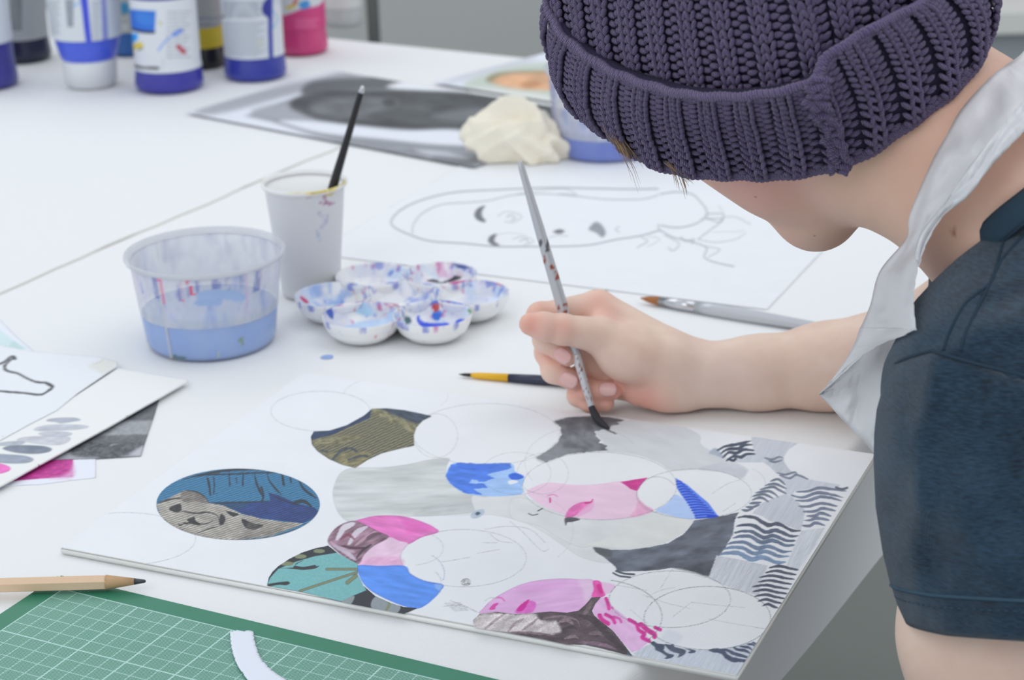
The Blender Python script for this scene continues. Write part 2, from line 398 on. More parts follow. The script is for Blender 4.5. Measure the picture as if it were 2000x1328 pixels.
# pink face circle
P.frame(*K2)
P.fill([(70, 437), (110, 412), (170, 393), (250, 400), (330, 405), (430, 398), (520, 386), (560, 402), (588, 432), (600, 465), (630, 500), (668, 526), (610, 550), (500, 568), (380, 568), (250, 545), (150, 505), (95, 470)], (240, 207, 228), nz=(.03, 50, 9, .1, 9))
P.fill([(600, 480), (635, 503), (668, 526), (610, 550), (560, 556), (585, 520)], (236, 170, 205), .8, nz=(.06, 10, 6, 0, 3), soft=4)
P.fill([(513, 391), (575, 380), (642, 370), (618, 396), (592, 434), (560, 424), (540, 408)], (212, 62, 148), smooth=False, nz=(.12, 12, 5, 0, 9))
P.fill([(252, 562), (262, 530), (290, 502), (330, 486), (380, 484), (362, 505), (330, 530), (290, 556)], (232, 118, 184), nz=(.12, 12, 6, -.5, 2))
P.fill([(330, 520), (385, 478), (380, 520), (340, 545), (300, 558)], (238, 176, 216), .8, soft=3)
P.stroke([(345, 490), (370, 488), (382, 474)], 2.6, (205, 50, 130))
P.stroke([(180, 468), (181, 486)], 3.6, (214, 60, 140)); P.stroke([(168, 456), (195, 450), (216, 460)], 1.6, (225, 120, 178))
P.fill([(252, 562), (290, 558), (322, 568), (285, 580), (262, 582), (256, 598), (250, 585)], (92, 92, 96), nz=(.2, 5, 4, 0, 1))
P.stroke([(122, 528), (145, 516)], 2, (70, 72, 78)); P.stroke([(78, 540), (98, 548), (122, 543)], 1.8, (92, 94, 98))
# small eye
P.frame(*K1)
P.fill([(1115, 702), (1135, 685), (1180, 675), (1182, 700), (1150, 722), (1120, 722)], (190, 202, 214), nz=(.05, 5, 4, 0, 1)); P.fill([(1138, 700), (1150, 690), (1165, 696), (1150, 708)], (80, 96, 122))
# blue wedge
P.frame(*K2)
P.fill([(770, 452), (800, 462), (850, 500), (872, 562), (800, 562), (720, 541), (680, 525), (730, 495)], (186, 209, 250), nz=(.03, 20, 5, 0, 2))
P.fill([(773, 371), (830, 405), (880, 448), (930, 490), (976, 553), (920, 562), (866, 566), (862, 540), (835, 495), (800, 452), (780, 420)], (96, 138, 242), smooth=False, nz=(.08, 12, 4, 0, 7))
for k in range(15):
    y = 388+k*12.3; xl = 778+max(0, (y-400))*.60; xr = 795+(y-380)*1.02
    P.stroke([(xl, y+2), ((xl+xr)/2, y-2), (min(xr, 968), y+3)], 2.6, (46, 74, 205), .95)
P.fill([(930, 545), (976, 550), (970, 560), (925, 562)], (40, 74, 215))
# slate whale-shaped area
SL = (104, 110, 122)
P.fill([(385, 700), (430, 704), (470, 712), (560, 712), (650, 700), (740, 680), (810, 640), (848, 595), (862, 572), (960, 560), (1075, 533), (1055, 570), (1045, 640), (1010, 700), (980, 740), (950, 790), (930, 838), (870, 820), (800, 798), (762, 796), (700, 806), (640, 812), (500, 815), (487, 790), (440, 750), (395, 722)], SL, nz=(.30, 34, 11, -.12, 13), smooth=False, wob=.8)
P.fill([(385, 700), (430, 704), (470, 716), (470, 745), (435, 742), (400, 722)], (92, 92, 94), .7, soft=4)
P.fill([(762, 796), (840, 790), (900, 770), (960, 765), (945, 800), (930, 838), (860, 818)], (82, 84, 92), .75, nz=(.25, 10, 8, .4, 3), soft=5)
P.fill([(600, 740), (760, 700), (860, 640), (980, 600), (930, 660), (800, 730), (640, 770)], (128, 134, 146), .45, nz=(.3, 26, 8, -.3, 5), soft=12)
P.stroke([(480, 822), (510, 836), (560, 842)], 3.4, (84, 90, 104)); P.stroke([(492, 812), (530, 824), (578, 828)], 3.8, (84, 90, 104))
# dark patch under the brush and its pale wash
P.fill([(455, 118), (600, 95), (750, 110), (880, 165), (892, 212), (950, 250), (1040, 290), (1112, 330), (1108, 350), (1082, 372), (1000, 342), (880, 330), (760, 335), (700, 300), (600, 262), (500, 248), (450, 245), (440, 210), (400, 150)], (216, 219, 223), nz=(.03, 40, 12, .3, 2), soft=4, edge=((195, 198, 204), 2, .4))
P.fill([(880, 330), (1000, 300), (1105, 330), (1082, 372), (1000, 345)], (204, 208, 216), .8, nz=(.05, 20, 7, .3, 2), soft=3)
P.fill([(200, 103), (270, 85), (380, 80), (470, 85), (534, 97), (500, 110), (520, 118), (480, 122), (455, 140), (500, 165), (430, 142), (392, 150), (398, 170), (420, 195), (412, 205), (452, 221), (440, 228), (455, 243), (350, 250), (250, 262), (160, 297), (115, 276), (170, 242), (215, 205), (234, 165), (228, 130)], (122, 124, 130), nz=(.28, 16, 12, .5, 21), smooth=False, wob=2)
P.fill([(200, 103), (270, 86), (380, 81), (470, 87), (520, 98), (470, 112), (400, 118), (300, 112), (230, 122)], (98, 99, 104), .6, nz=(.2, 16, 5, .1, 4), soft=5)
P.fill([(115, 276), (170, 242), (215, 205), (260, 230), (330, 235), (250, 262), (160, 297)], (150, 152, 158), .6, nz=(.15, 16, 5, .1, 4), soft=6)
P.stroke([(420, 125), (450, 145), (492, 163)], 2.4, (90, 90, 94), .8)
# grey plaid-like border on the right
G = (206, 211, 220); GN = (.05, 2.2, 30, .55, 3)
P.frame(*K6)
P.fill([(490, 62), (600, 62), (700, 76), (910, 118), (830, 170), (785, 235), (700, 245), (640, 242), (600, 288), (400, 290), (300, 280), (330, 265), (520, 215), (505, 150)], G, nz=GN, smooth=False)
P.fill([(110, 205), (165, 160), (210, 190), (245, 250), (160, 222)], (176, 186, 200), soft=3)
P.fill([(640, 242), (780, 232), (785, 285), (835, 355), (905, 402), (720, 390), (655, 325), (600, 288)], (200, 206, 214), nz=GN, smooth=False)
P.fill([(740, 425), (900, 400), (1010, 440), (1290, 490), (1250, 520), (1100, 512), (880, 545), (850, 590), (790, 560), (800, 500)], (210, 215, 225), nz=GN, smooth=False)
P.fill([(590, 650), (740, 590), (800, 570), (860, 600), (920, 650), (975, 720), (960, 800), (935, 900), (800, 850), (650, 812), (590, 770), (500, 745), (540, 700)], (205, 210, 219), nz=GN, smooth=False)
P.fill([(940, 900), (1150, 872), (1075, 1020), (985, 1150), (905, 1262), (810, 1205), (870, 1040)], (214, 219, 226), nz=(.10, 2, 40, .5, 3), smooth=False)
P.fill([(180, 1120), (400, 1160), (640, 1212), (600, 1300), (560, 1480), (330, 1420), (110, 1330)], (210, 214, 221), nz=(.10, 2, 40, .5, 3), smooth=False)
DK = (88, 97, 116)
def bands(rows, w, col, **k):
    for r in rows: P.stroke(r, w*1.25, col, .95, taper=True, nz=(.12, 12, 4, 0, 8), **k)
bands([[(190, 180), (260, 145), (360, 128), (490, 96)], [(215, 212), (280, 170), (370, 165), (430, 135), (500, 130)], [(235, 248), (290, 200), (360, 205), (420, 175), (515, 182)], [(270, 274), (330, 235), (400, 240), (450, 215), (525, 214)]], 4.0, (66, 76, 94))
P.stroke([(300, 262), (330, 272), (352, 258)], 5, (62, 70, 88)); P.stroke([(370, 122), (400, 135)], 4, DK)
bands([[(610, 248), (680, 262), (740, 240), (775, 250)], [(650, 275), (700, 285), (770, 268)], [(720, 382), (800, 398), (880, 375), (905, 402)], [(740, 402), (830, 430), (900, 400), (1000, 440)]], 2.8, (120, 130, 146))
bands([[(660, 458), (730, 440), (795, 488)], [(612, 497), (700, 480), (805, 522)], [(570, 532), (680, 508), (740, 535), (805, 568)], [(530, 560), (640, 545), (700, 570), (732, 600)], [(505, 592), (600, 573), (690, 612)], [(497, 625), (580, 603), (645, 640)], [(475, 657), (540, 650), (580, 645)], [(440, 686), (500, 690), (562, 668)], [(408, 712), (450, 720), (505, 702)]], 3.4, (112, 122, 140))
bands([[(895, 552), (1000, 545), (1100, 518), (1230, 530), (1340, 545)], [(850, 582), (950, 602), (1080, 560), (1200, 575), (1312, 603)], [(888, 628), (1000, 630), (1100, 598), (1200, 605), (1300, 633)], [(918, 680), (1000, 682), (1120, 655), (1260, 680)], [(958, 728), (1060, 726), (1130, 700), (1245, 722)], [(985, 768), (1060, 765), (1110, 742), (1205, 768)], [(968, 808), (1020, 805), (1080, 788), (1190, 806)], [(945, 852), (1010, 858), (1070, 828), (1150, 853)]], 4.0, (120, 129, 150))
P.stroke([(1250, 512), (1300, 528), (1350, 516)], 4.5, (104, 112, 128))
for k, (yl, yr) in enumerate([(782, 912), (862, 950), (918, 992), (965, 1030), (1018, 1085), (1065, 1128), (1112, 1185)]):
    xl = [372, 355, 345, 330, 280, 240, 215][k]; xr = [930, 915, 885, 875, 850, 830, 800][k]; s = (xr-xl)
    f = lambda t, dy: (xl+s*t, yl+(yr-yl)*t*.85+dy)
    c0 = np.array([80, 86, 104]); c1 = np.array([128, 152, 184]); c = c0+(c1-c0)*k/6
    bands([[f(0, 0), f(.12, -22), f(.28, -28), f(.42, 6), f(.5, 12), f(.62, -14), f(.72, -6), f(.86, 18), f(1, 8)]], 5.0+(k == 6), c)
P.frame(*K2)
for k in range(9):
    xs = [1218, 1200, 1172, 1165, 1138, 1140, 1150, 1165, 1185][k]; xe = [1356, 1346, 1338, 1325, 1312, 1302, 1290, 1275, 1260][k]; y = 795+k*22.5
    bands([[(xs, y+2), (xs+(xe-xs)*.35, y-6), (xs+(xe-xs)*.7, y+5), (xe, y+12)]], 3.6, (82, 86, 104))
# bottom right wash, blobs and waves
P.frame(*K8)
P.fill([(245, 985), (400, 890), (470, 860), (700, 862), (900, 925), (1050, 940), (1220, 940), (1500, 905), (1790, 835), (1860, 850), (1700, 1110), (1590, 1275), (1300, 1225), (1000, 1170), (600, 1090), (300, 1030)], (208, 214, 224), nz=(.08, 2, 40, .5, 3), smooth=False)
P.fill([(600, 780), (680, 680), (760, 690), (880, 760), (800, 870), (640, 850), (520, 830)], (222, 226, 234), .8, soft=6)
P.fill([(465, 850), (510, 825), (560, 855), (640, 865), (652, 900), (640, 940), (690, 980), (768, 1000), (760, 1030), (700, 1052), (648, 1050), (672, 1020), (600, 970), (535, 940), (520, 900)], (80, 92, 112), nz=(.12, 10, 6, .5, 3))
P.fill([(650, 862), (720, 870), (765, 865), (790, 900), (900, 930), (930, 960), (905, 1000), (822, 1036), (840, 990), (760, 965), (700, 930)], (92, 100, 118), nz=(.18, 10, 6, .5, 3))
P.fill([(915, 918), (1000, 930), (1052, 945), (1035, 975), (970, 982), (955, 965), (985, 950)], (82, 94, 114))
for r, w_ in (([(1220, 940), (1390, 955), (1450, 1015), (1540, 1062), (1710, 1080)], 8), ([(1405, 930), (1480, 950), (1560, 990), (1740, 1035)], 5.5), ([(1545, 905), (1600, 935), (1690, 945), (1770, 985)], 5), ([(1625, 893), (1740, 905), (1790, 945)], 4), ([(1718, 862), (1790, 868), (1830, 892)], 3.2), ([(1790, 840), (1842, 860)], 3)):
    P.stroke(r, w_, (84, 92, 116), taper=True, nz=(.1, 8, 5, 0, 2))
# big pink shape, bottom
P.frame(*K7)
P.fill([(160, 425), (190, 385), (250, 325), (330, 270), (480, 195), (640, 150), (850, 132), (1020, 140), (1130, 150), (1170, 280), (1110, 290), (1060, 350), (1000, 402), (900, 420), (760, 412), (620, 422), (460, 432), (300, 412)], (233, 184, 229), nz=(.07, 60, 5, -.15, 11), edge=((190, 120, 185), 1.2, .5))
P.fill([(1000, 145), (1130, 150), (1130, 240), (1060, 330), (1040, 240)], (240, 214, 236), .7, soft=8)
P.fill([(480, 200), (700, 165), (900, 160), (780, 220), (560, 260)], (224, 158, 216), .45, nz=(.1, 50, 5, -.15, 3), soft=10)
P.fill([(1190, 160), (1312, 188), (1262, 250), (1215, 262), (1205, 200)], (240, 200, 232), soft=3)
P.fill([(1190, 285), (1250, 300), (1290, 370), (1420, 470), (1500, 540), (1560, 600), (1612, 652), (1520, 735), (1455, 758), (1370, 670), (1290, 570), (1200, 500), (1130, 440), (1116, 390), (1150, 330)], (238, 192, 232), nz=(.05, 14, 9, .7, 3), smooth=False)
P.fill([(1122, 152), (1185, 155), (1210, 230), (1228, 272), (1170, 292), (1112, 282), (1128, 220)], (238, 96, 182), nz=(.1, 14, 7, .7, 3)); P.fill([(1152, 190), (1185, 180), (1208, 250), (1180, 252)], (226, 50, 150))
MG = (222, 60, 160)
for r, w_ in (([(1235, 300), (1250, 345), (1258, 385)], 7), ([(1285, 375), (1288, 380)], 4), ([(1180, 445), (1200, 480), (1250, 512)], 9), ([(1230, 435), (1285, 465), (1308, 505)], 7), ([(1300, 455), (1345, 470), (1362, 500)], 5), ([(1430, 480), (1490, 515), (1510, 565), (1560, 600), (1540, 630), (1600, 660)], 7.5), ([(1530, 520), (1590, 570), (1640, 600), (1645, 622)], 10), ([(1650, 545), (1695, 565)], 7)):
    P.stroke(r, w_, MG if w_ > 6 else (228, 96, 182), nz=(.14, 7, 4, .5, 4))
P.fill([(462, 418), (485, 375), (560, 320), (630, 328), (638, 370), (600, 418), (520, 425)], (230, 116, 204), nz=(.08, 6, 6, -.5, 4)); P.fill([(476, 405), (500, 360), (580, 305), (565, 345), (530, 400)], (216, 50, 160))
P.fill([(240, 392), (280, 345), (322, 338), (300, 365), (285, 392)], (222, 82, 172)); P.stroke([(312, 288), (345, 295), (372, 320)], 2.6, (228, 110, 190))
# pink / blue petals and the painted feather, left
P.frame(*K1)
P.fill([(513, 742), (560, 725), (620, 712), (700, 710), (770, 716), (850, 738), (920, 770), (944, 795), (860, 820), (790, 856), (740, 840), (700, 825), (640, 795), (570, 762)], (238, 130, 202), nz=(.13, 44, 6, .25, 11), edge=((205, 70, 160), 1.6, .5))
P.fill([(760, 735), (850, 745), (920, 775), (800, 800), (780, 770)], (228, 96, 184), .5, nz=(.13, 24, 5, .25, 5), soft=8)
P.fill([(690, 822), (740, 840), (790, 856), (755, 900), (752, 940), (760, 972), (640, 970), (527, 966), (560, 910), (620, 862)], (240, 205, 228), nz=(.07, 22, 8, -.3, 5))
P.fill([(530, 966), (600, 925), (750, 930), (755, 972), (640, 970)], (234, 168, 210), .55, nz=(.2, 12, 5, -.3, 5), soft=8)
P.fill([(527, 970), (640, 972), (770, 972), (800, 1012), (870, 1048), (968, 1068), (955, 1100), (930, 1130), (880, 1172), (830, 1190), (740, 1168), (620, 1112), (560, 1062), (533, 1010)], (98, 152, 242), nz=(.11, 34, 6, .2, 17), edge=((60, 105, 225), 1.8, .6))
P.fill([(925, 1066), (968, 1068), (950, 1100)], (150, 190, 248), .8, soft=3)
P.frame(*K3)
FE = [(1163, 572), (1185, 520), (1240, 470), (1330, 444), (1420, 480), (1480, 512), (1545, 545), (1450, 600), (1390, 655), (1350, 715), (1260, 665), (1195, 612)]
P.fill(FE, (150, 118, 134), nz=(.4, 24, 5, -.45, 21), edge=((120, 92, 108), 1.5, .6))
for r, w_, c in (([(1215, 560), (1260, 490), (1330, 460)], 9, (232, 228, 236)), ([(1290, 590), (1340, 520), (1410, 480)], 8, (226, 218, 230)), ([(1200, 600), (1280, 640), (1340, 690)], 7, (212, 200, 214)), ([(1180, 575), (1230, 610), (1330, 640)], 5, (196, 172, 190)), ([(1330, 600), (1400, 550), (1460, 510)], 5, (200, 160, 178)), ([(1250, 600), (1330, 615), (1420, 610)], 4, (88, 62, 78)), ([(1400, 560), (1440, 530), (1500, 520)], 4, (110, 84, 96)), ([(1340, 680), (1380, 630), (1440, 590)], 4, (74, 62, 70)), ([(1240, 560), (1290, 530), (1330, 560)], 5, (140, 80, 98))):
    P.stroke(r, w_, c, .85, taper=True)
# pencil construction circles
PC = (128, 130, 134)
for a in ((626, 803, 97, 39, 1.1, PC, .45), (773, 772, 102, 38, 1.0, PC, .3, 185, 390), (851, 851, 43, 43, 1.1, PC, .4), (950, 848, 143, 60, 1.1, PC, .38), (1140, 903, 115, 70, 1.0, PC, .3, 150, 330), (245, 1052, 137, 51, 1.1, PC, .45, -60, 20), (245, 1052, 137, 51, 1.1, PC, .45, 180, 300), (245, 1052, 137, 51, 1.1, PC, .5, 20, 75)):
    P.ell(*a)
P.ell(905, 1090, 123, 56, 1.2, PC, .5); P.ell(800, 1070, 66, 34, 1.1, PC, .4, -60, 80); P.ell(820, 1120, 48, 40, 1.2, (70, 90, 140), .5, -60, 20); P.ell(1060, 925, 50, 40, 1.0, PC, .4)
P.frame(*K2)
def e2(cx, cy, rx, ry, *a, **k): P.ell(1000+cx/2.4236, 780+cy/2.4236, rx/2.4236, ry/2.4236, *a, **k)
e2(415, 410, 365, 160, 1.2, PC, .5); e2(862, 447, 272, 118, 1.2, PC, .5); e2(686, 450, 96, 84, 1.2, PC, .5, 90, 330); e2(20, 350, 165, 100, 1.1, PC, .35); e2(-40, 620, 330, 200, 1.0, PC, .25, -100, 40)
e2(747, 946, 288, 134, 1.3, (110, 112, 116), .6); e2(925, 1035, 300, 150, 1.4, (96, 98, 104), .65); e2(385, 1030, 325, 180, 1.5, (96, 98, 104), .65, -75, 40); e2(1080, 400, 120, 80, 1.0, PC, .35, -60, 60)
for r in ([(640, 935), (700, 905), (770, 890)], [(620, 925), (720, 960), (840, 990)], [(700, 900), (760, 800)], [(760, 1030), (850, 960)], [(930, 1040), (1100, 1070), (1200, 1085)], [(850, 960), (980, 975), (1100, 985)], [(950, 445), (1020, 400), (1100, 375)], [(1000, 530), (1060, 490)], [(860, 830), (920, 845)], [(560, 995), (640, 1060)], [(500, 880), (640, 905)], [(1150, 1080), (1190, 1085)]):
    P.stroke(r, 1.1, PC, .4, grain=.5)
P.frame(*K1)
for r in ([(960, 950), (1040, 938), (1110, 925)], [(1150, 905), (1260, 885)], [(1180, 850), (1250, 850)], [(1190, 780), (1300, 765), (1420, 780), (1500, 850)], [(1210, 800), (1260, 840), (1330, 850)], [(975, 1180), (1070, 1175), (1140, 1205)], [(1010, 1150), (1080, 1180), (1150, 1212)], [(1190, 1150), (1220, 1135), (1260, 1140)], [(1320, 740), (1380, 790), (1480, 890), (1520, 880)], [(930, 1000), (960, 1040), (955, 1110)]):
    P.stroke(r, 1.1, PC, .5, grain=.5)
for k in range(9): P.stroke([(980+k*6, 1165+k*5), (1060+k*5, 1160+k*5)], 1, (110, 112, 118), .45, grain=.5)
for k in range(4): P.ell(910, 1137, 9-k*2, 7-k*1.5, 1.1, (100, 100, 104), .7)
o = mesh_obj('painted_surface', V, F, M_canvas, canvas, False, 'white canvas face with pink, blue, grey and slate painted circles and wavy stripes'); set_col(o, P.c)

# ------------------------------------------------------------------ glued paper cut-outs
M_print = mat('printed_paper', (200, 200, 200), .6, attr=True)
ZC = CT+.0003
def cutout(frame, pts, base, label, cell=.00042, smooth=True):
    ox, oy, sc = frame; q = crspline(pts, 5, True) if smooth else np.array(pts)
    poly = [tuple(U(ox+a/sc, oy+b/sc, ZC))[:2] for a, b in q]
    V, F = cut_patch(poly, CUX, CUY, cell, ZC); p = Paint(V, base); p.frame(*frame)
    return V, F, p, label
def finish(t):
    V, F, p, label = t
    o = mesh_obj('paper_cutout', V, F, M_print, canvas, False, label); set_col(o, p.c)
def ellpts(cx, cy, rx, ry, n=28, rot=0):
    c, q = math.cos(math.radians(rot)), math.sin(math.radians(rot))
    return [(cx+rx*math.cos(a)*c-ry*math.sin(a)*q, cy+rx*math.cos(a)*q+ry*math.sin(a)*c) for a in np.linspace(0, 2*math.pi, n, endpoint=False)]
def hatch(p, amp, per, ang, mask=None):
    ca, sa = math.cos(ang), math.sin(ang); u = (p.x*ca+p.y*sa)/per
    h = np.sin(2*math.pi*u+2*vnoise(p.x/5, p.y/5, 3)); f = 1+amp*h*(.6+.8*vnoise(p.x/3, p.y/2, 8))
    if mask is not None: f = np.where(mask, f, 1)
    p.c *= f[:, None]
# A oval print
t = cutout((0, 0, 1), ellpts(465, 984.5, 159.5, 69.5, 30), (60, 118, 156), 'round paper cut-out printed in blue, navy and grey hatching'); p = t[2]; p.frame(*K3)
p.fill([(440, 330), (640, 330), (800, 318), (790, 265), (850, 280), (960, 330), (1080, 360), (1120, 400), (1000, 460), (860, 440), (720, 425), (620, 395), (520, 350)], (44, 66, 122), smooth=False, nz=(.15, 14, 6, 0, 3))
p.fill([(440, 330), (640, 322), (640, 355), (560, 370), (500, 350)], (44, 78, 108), .8, soft=3)
p.fill([(80, 340), (130, 310), (200, 280), (260, 250), (340, 262), (395, 300), (410, 330), (500, 345), (620, 398), (740, 428), (880, 448), (1010, 458), (960, 480), (800, 540), (540, 570), (300, 545), (130, 480)], (166, 160, 152), smooth=False, nz=(.16, 24, 9, .2, 3), wob=1)
p.fill([(240, 262), (330, 258), (390, 290), (405, 330), (330, 322), (250, 320)], (120, 112, 108), .8, nz=(.3, 9, 5, 0, 3), soft=2)
BK = (46, 46, 50)
for q in ([(160, 370), (180, 350), (225, 335), (240, 350), (235, 380), (200, 388)], [(275, 435), (320, 418), (330, 440), (360, 462), (345, 470), (300, 462), (262, 465), (250, 455), (285, 450)], [(490, 400), (515, 420), (510, 455), (485, 470), (478, 440)], [(620, 430), (700, 460), (760, 470), (690, 500), (640, 480)], [(520, 380), (600, 400), (560, 415)]):
    p.fill(q, BK, .92, nz=(.3, 5, 4, 0, 3), wob=1)
for q, w_ in (([(240, 380), (330, 395), (400, 388), (460, 405), (480, 440)], 2.4), ([(95, 330), (180, 305), (240, 300)], 3), ([(100, 420), (140, 440), (180, 480), (250, 500)], 1.6), ([(350, 462), (400, 460), (440, 440)], 2), ([(340, 520), (420, 490), (470, 480)], 2), ([(220, 460), (230, 470), (250, 462)], 2.4), ([(260, 250), (340, 262), (395, 300), (410, 330)], 2), ([(410, 330), (640, 325), (800, 318)], 2.2), ([(790, 268), (830, 290), (900, 320), (1000, 350)], 2), ([(400, 175), (420, 230), (425, 280)], 5), ([(440, 170), (450, 220), (440, 270)], 4), ([(540, 150), (545, 215)], 8), ([(630, 150), (625, 215)], 8), ([(700, 150), (715, 215), (760, 300)], 4), ([(780, 145), (800, 200), (870, 280)], 3), ([(870, 150), (890, 215)], 6), ([(970, 165), (1010, 240), (1090, 300)], 4), ([(585, 170), (590, 200)], 5), ([(740, 230), (760, 280), (745, 320)], 4), ([(920, 160), (935, 200)], 4), ([(250, 180), (380, 155), (560, 148), (740, 140), (900, 140)], 2.4), ([(950, 325), (1010, 320), (1060, 350)], 6), ([(300, 165), (500, 128), (700, 116), (880, 128)], 4)):
    p.stroke(q, w_, BK, .85, taper=True)
p.fill([(680, 430), (800, 455), (900, 460), (960, 480), (800, 540), (620, 560), (640, 500)], (110, 104, 98), .4, nz=(.5, 12, 5, -.3, 3), soft=8)
hatch(p, .22, 4.1, 1.25); finish(t)
# B tan and navy print
t = cutout(K1, [(300, 272), (380, 268), (470, 240), (560, 190), (602, 154), (680, 152), (770, 162), (850, 178), (912, 192), (865, 215), (832, 250), (818, 292), (821, 345), (740, 362), (650, 385), (580, 418), (515, 460), (450, 445), (380, 415), (320, 375), (290, 340), (284, 300)], (112, 108, 88), 'cut-out of tan and navy striped print, upper left of the painted circles', smooth=False); p = t[2]; p.frame(*K1)
hatch(p, .34, 4.8, 1.15)
p.fill([(270, 265), (380, 262), (470, 238), (560, 188), (600, 150), (590, 205), (480, 250), (400, 290), (290, 315), (270, 300)], (52, 68, 98), smooth=False, nz=(.2, 20, 4, -.4, 4))
p.fill([(640, 145), (780, 155), (920, 185), (865, 225), (800, 225), (700, 190)], (58, 70, 92), .85, nz=(.35, 14, 3, .4, 4), soft=4)
p.fill([(600, 160), (640, 155), (740, 195), (830, 240), (820, 290), (760, 250), (660, 205)], (134, 128, 98), .8, nz=(.5, 7, 4, .4, 8), soft=3)
p.fill([(300, 320), (420, 290), (540, 300), (470, 330), (380, 345), (300, 345)], (138, 132, 100), .75, nz=(.5, 8, 3, -.1, 8), soft=4)
p.fill([(320, 360), (400, 385), (540, 375), (600, 400), (515, 462), (440, 445)], (142, 134, 98), .8, nz=(.4, 10, 4, -.2, 5), soft=4)
for q, w_ in (([(400, 415), (440, 375), (490, 360), (520, 375)], 5), ([(480, 420), (540, 400), (580, 402)], 4), ([(335, 370), (370, 380)], 4), ([(760, 365), (820, 345)], 3)): p.stroke(q, w_, (64, 72, 84), .8, nz=(.4, 4, 3, 0, 2))
finish(t)
# C teal leaf print
t = cutout(K3, [(778, 850), (790, 800), (812, 765), (850, 728), (920, 682), (1000, 642), (1080, 616), (1165, 598), (1230, 650), (1350, 715), (1350, 780), (1385, 850), (1460, 915), (1560, 960), (1640, 985), (1725, 992), (1640, 1028), (1500, 1002), (1300, 965), (1000, 890)], (52, 54, 60), 'cut-out of teal leaf print on charcoal at the near edge', smooth=False); p = t[2]; p.frame(*K3)
TL = (122, 184, 186)
p.fill([(770, 860), (800, 800), (850, 745), (960, 700), (1080, 665), (1240, 640), (1360, 710), (1355, 780), (1390, 850), (1405, 880), (1320, 915), (1250, 950), (1000, 895)], TL, nz=(.03, 3, 3, 0, 5), smooth=False)
p.fill([(850, 742), (950, 735), (960, 712), (1010, 690), (960, 720), (975, 745), (1040, 745), (1105, 725), (1090, 740), (1050, 748), (975, 748), (900, 742)], (60, 62, 66), smooth=True)
p.stroke([(955, 735), (1010, 742), (1080, 730)], 6, (58, 60, 64)); p.stroke([(790, 848), (850, 838), (910, 832)], 5, (54, 56, 60)); p.fill([(860, 842), (890, 826), (925, 832), (900, 848)], (54, 56, 60))
OL = (132, 138, 108)
for q in (ellpts(905, 712, 42, 14), ellpts(990, 667, 38, 14), ellpts(1108, 633, 36, 13)): p.fill(q, OL)
for q, w_ in (([(985, 885), (1150, 830), (1350, 765)], 3.8), ([(1155, 747), (1350, 747)], 4), ([(1285, 832), (1338, 790)], 6.5)):
    p.stroke(q, w_+1.2, (78, 92, 88), smooth=False); p.stroke(q, w_, OL, smooth=False)
p.fill([(1250, 950), (1330, 915), (1300, 975)], (146, 154, 158)); p.fill([(1435, 985), (1450, 930), (1500, 915), (1600, 955), (1620, 990), (1590, 1025), (1500, 1010)], (146, 154, 160))
p.stroke([(1545, 940), (1548, 975), (1530, 1005)], 5.5, OL)
p.c *= (1+.06*(vnoise(p.x/1.5, p.y/1.5, 3)-.5))[:, None]; finish(t)
# D brown feathery print
t = cutout(K7, [(103, 482), (160, 430), (300, 412), (460, 432), (620, 422), (760, 410), (900, 420), (1000, 402), (1060, 350), (1110, 290), (1188, 285), (1142, 340), (1112, 400), (1130, 440), (1200, 500), (1290, 570), (1370, 670), (1460, 788), (1380, 772), (1200, 722), (1050, 690), (900, 690), (700, 645), (400, 590), (110, 545)], (92, 78, 84), 'cut-out of soft brown feather print at the near edge', smooth=False); p = t[2]; p.frame(*K7)
p.c *= (1+.5*(fnoise(p.x/22, p.y/8, 31)-.5))[:, None]
p.fill([(95, 480), (200, 425), (460, 432), (620, 425), (660, 470), (700, 490), (800, 490), (855, 560), (820, 600), (700, 600), (540, 590), (400, 590), (90, 560)], (212, 202, 202), nz=(.22, 22, 8, -.45, 9), soft=6, wob=3)
for q, w_, c in (([(200, 560), (300, 480), (360, 440)], 4, (150, 134, 136)), ([(400, 580), (450, 520), (540, 470)], 5, (160, 142, 144)), ([(520, 570), (620, 500), (650, 470)], 4, (150, 130, 134)), ([(700, 470), (850, 450), (980, 480), (1010, 540)], 4, (150, 128, 134)), ([(830, 500), (900, 480), (960, 520)], 6, (160, 136, 142)), ([(860, 560), (940, 540), (990, 560)], 5, (66, 56, 62)), ([(880, 640), (960, 620), (1000, 640)], 5, (160, 140, 144)), ([(1090, 600), (1160, 590), (1220, 610)], 7, (138, 118, 124)), ([(1060, 520), (1100, 500), (1110, 470)], 8, (120, 102, 108)), ([(400, 592), (600, 590), (800, 620)], 4, (124, 100, 110)), ([(1120, 330), (1080, 390), (1040, 430)], 8, (134, 120, 122)), ([(1000, 440), (1120, 480), (1200, 560), (1330, 680), (1440, 770)], 10, (66, 58, 62)), ([(1000, 670), (1200, 690), (1320, 730)], 6, (150, 118, 140))):
    p.stroke(q, w_, c, .7, taper=True, nz=(.25, 6, 3, -.4, 3))
p.fill([(1420, 735), (1450, 745), (1458, 785), (1415, 775)], (78, 92, 118), .8)
p.c *= (1+.22*(vnoise(p.x/1.3, p.y/1.3, 3)-.5))[:, None]; finish(t)
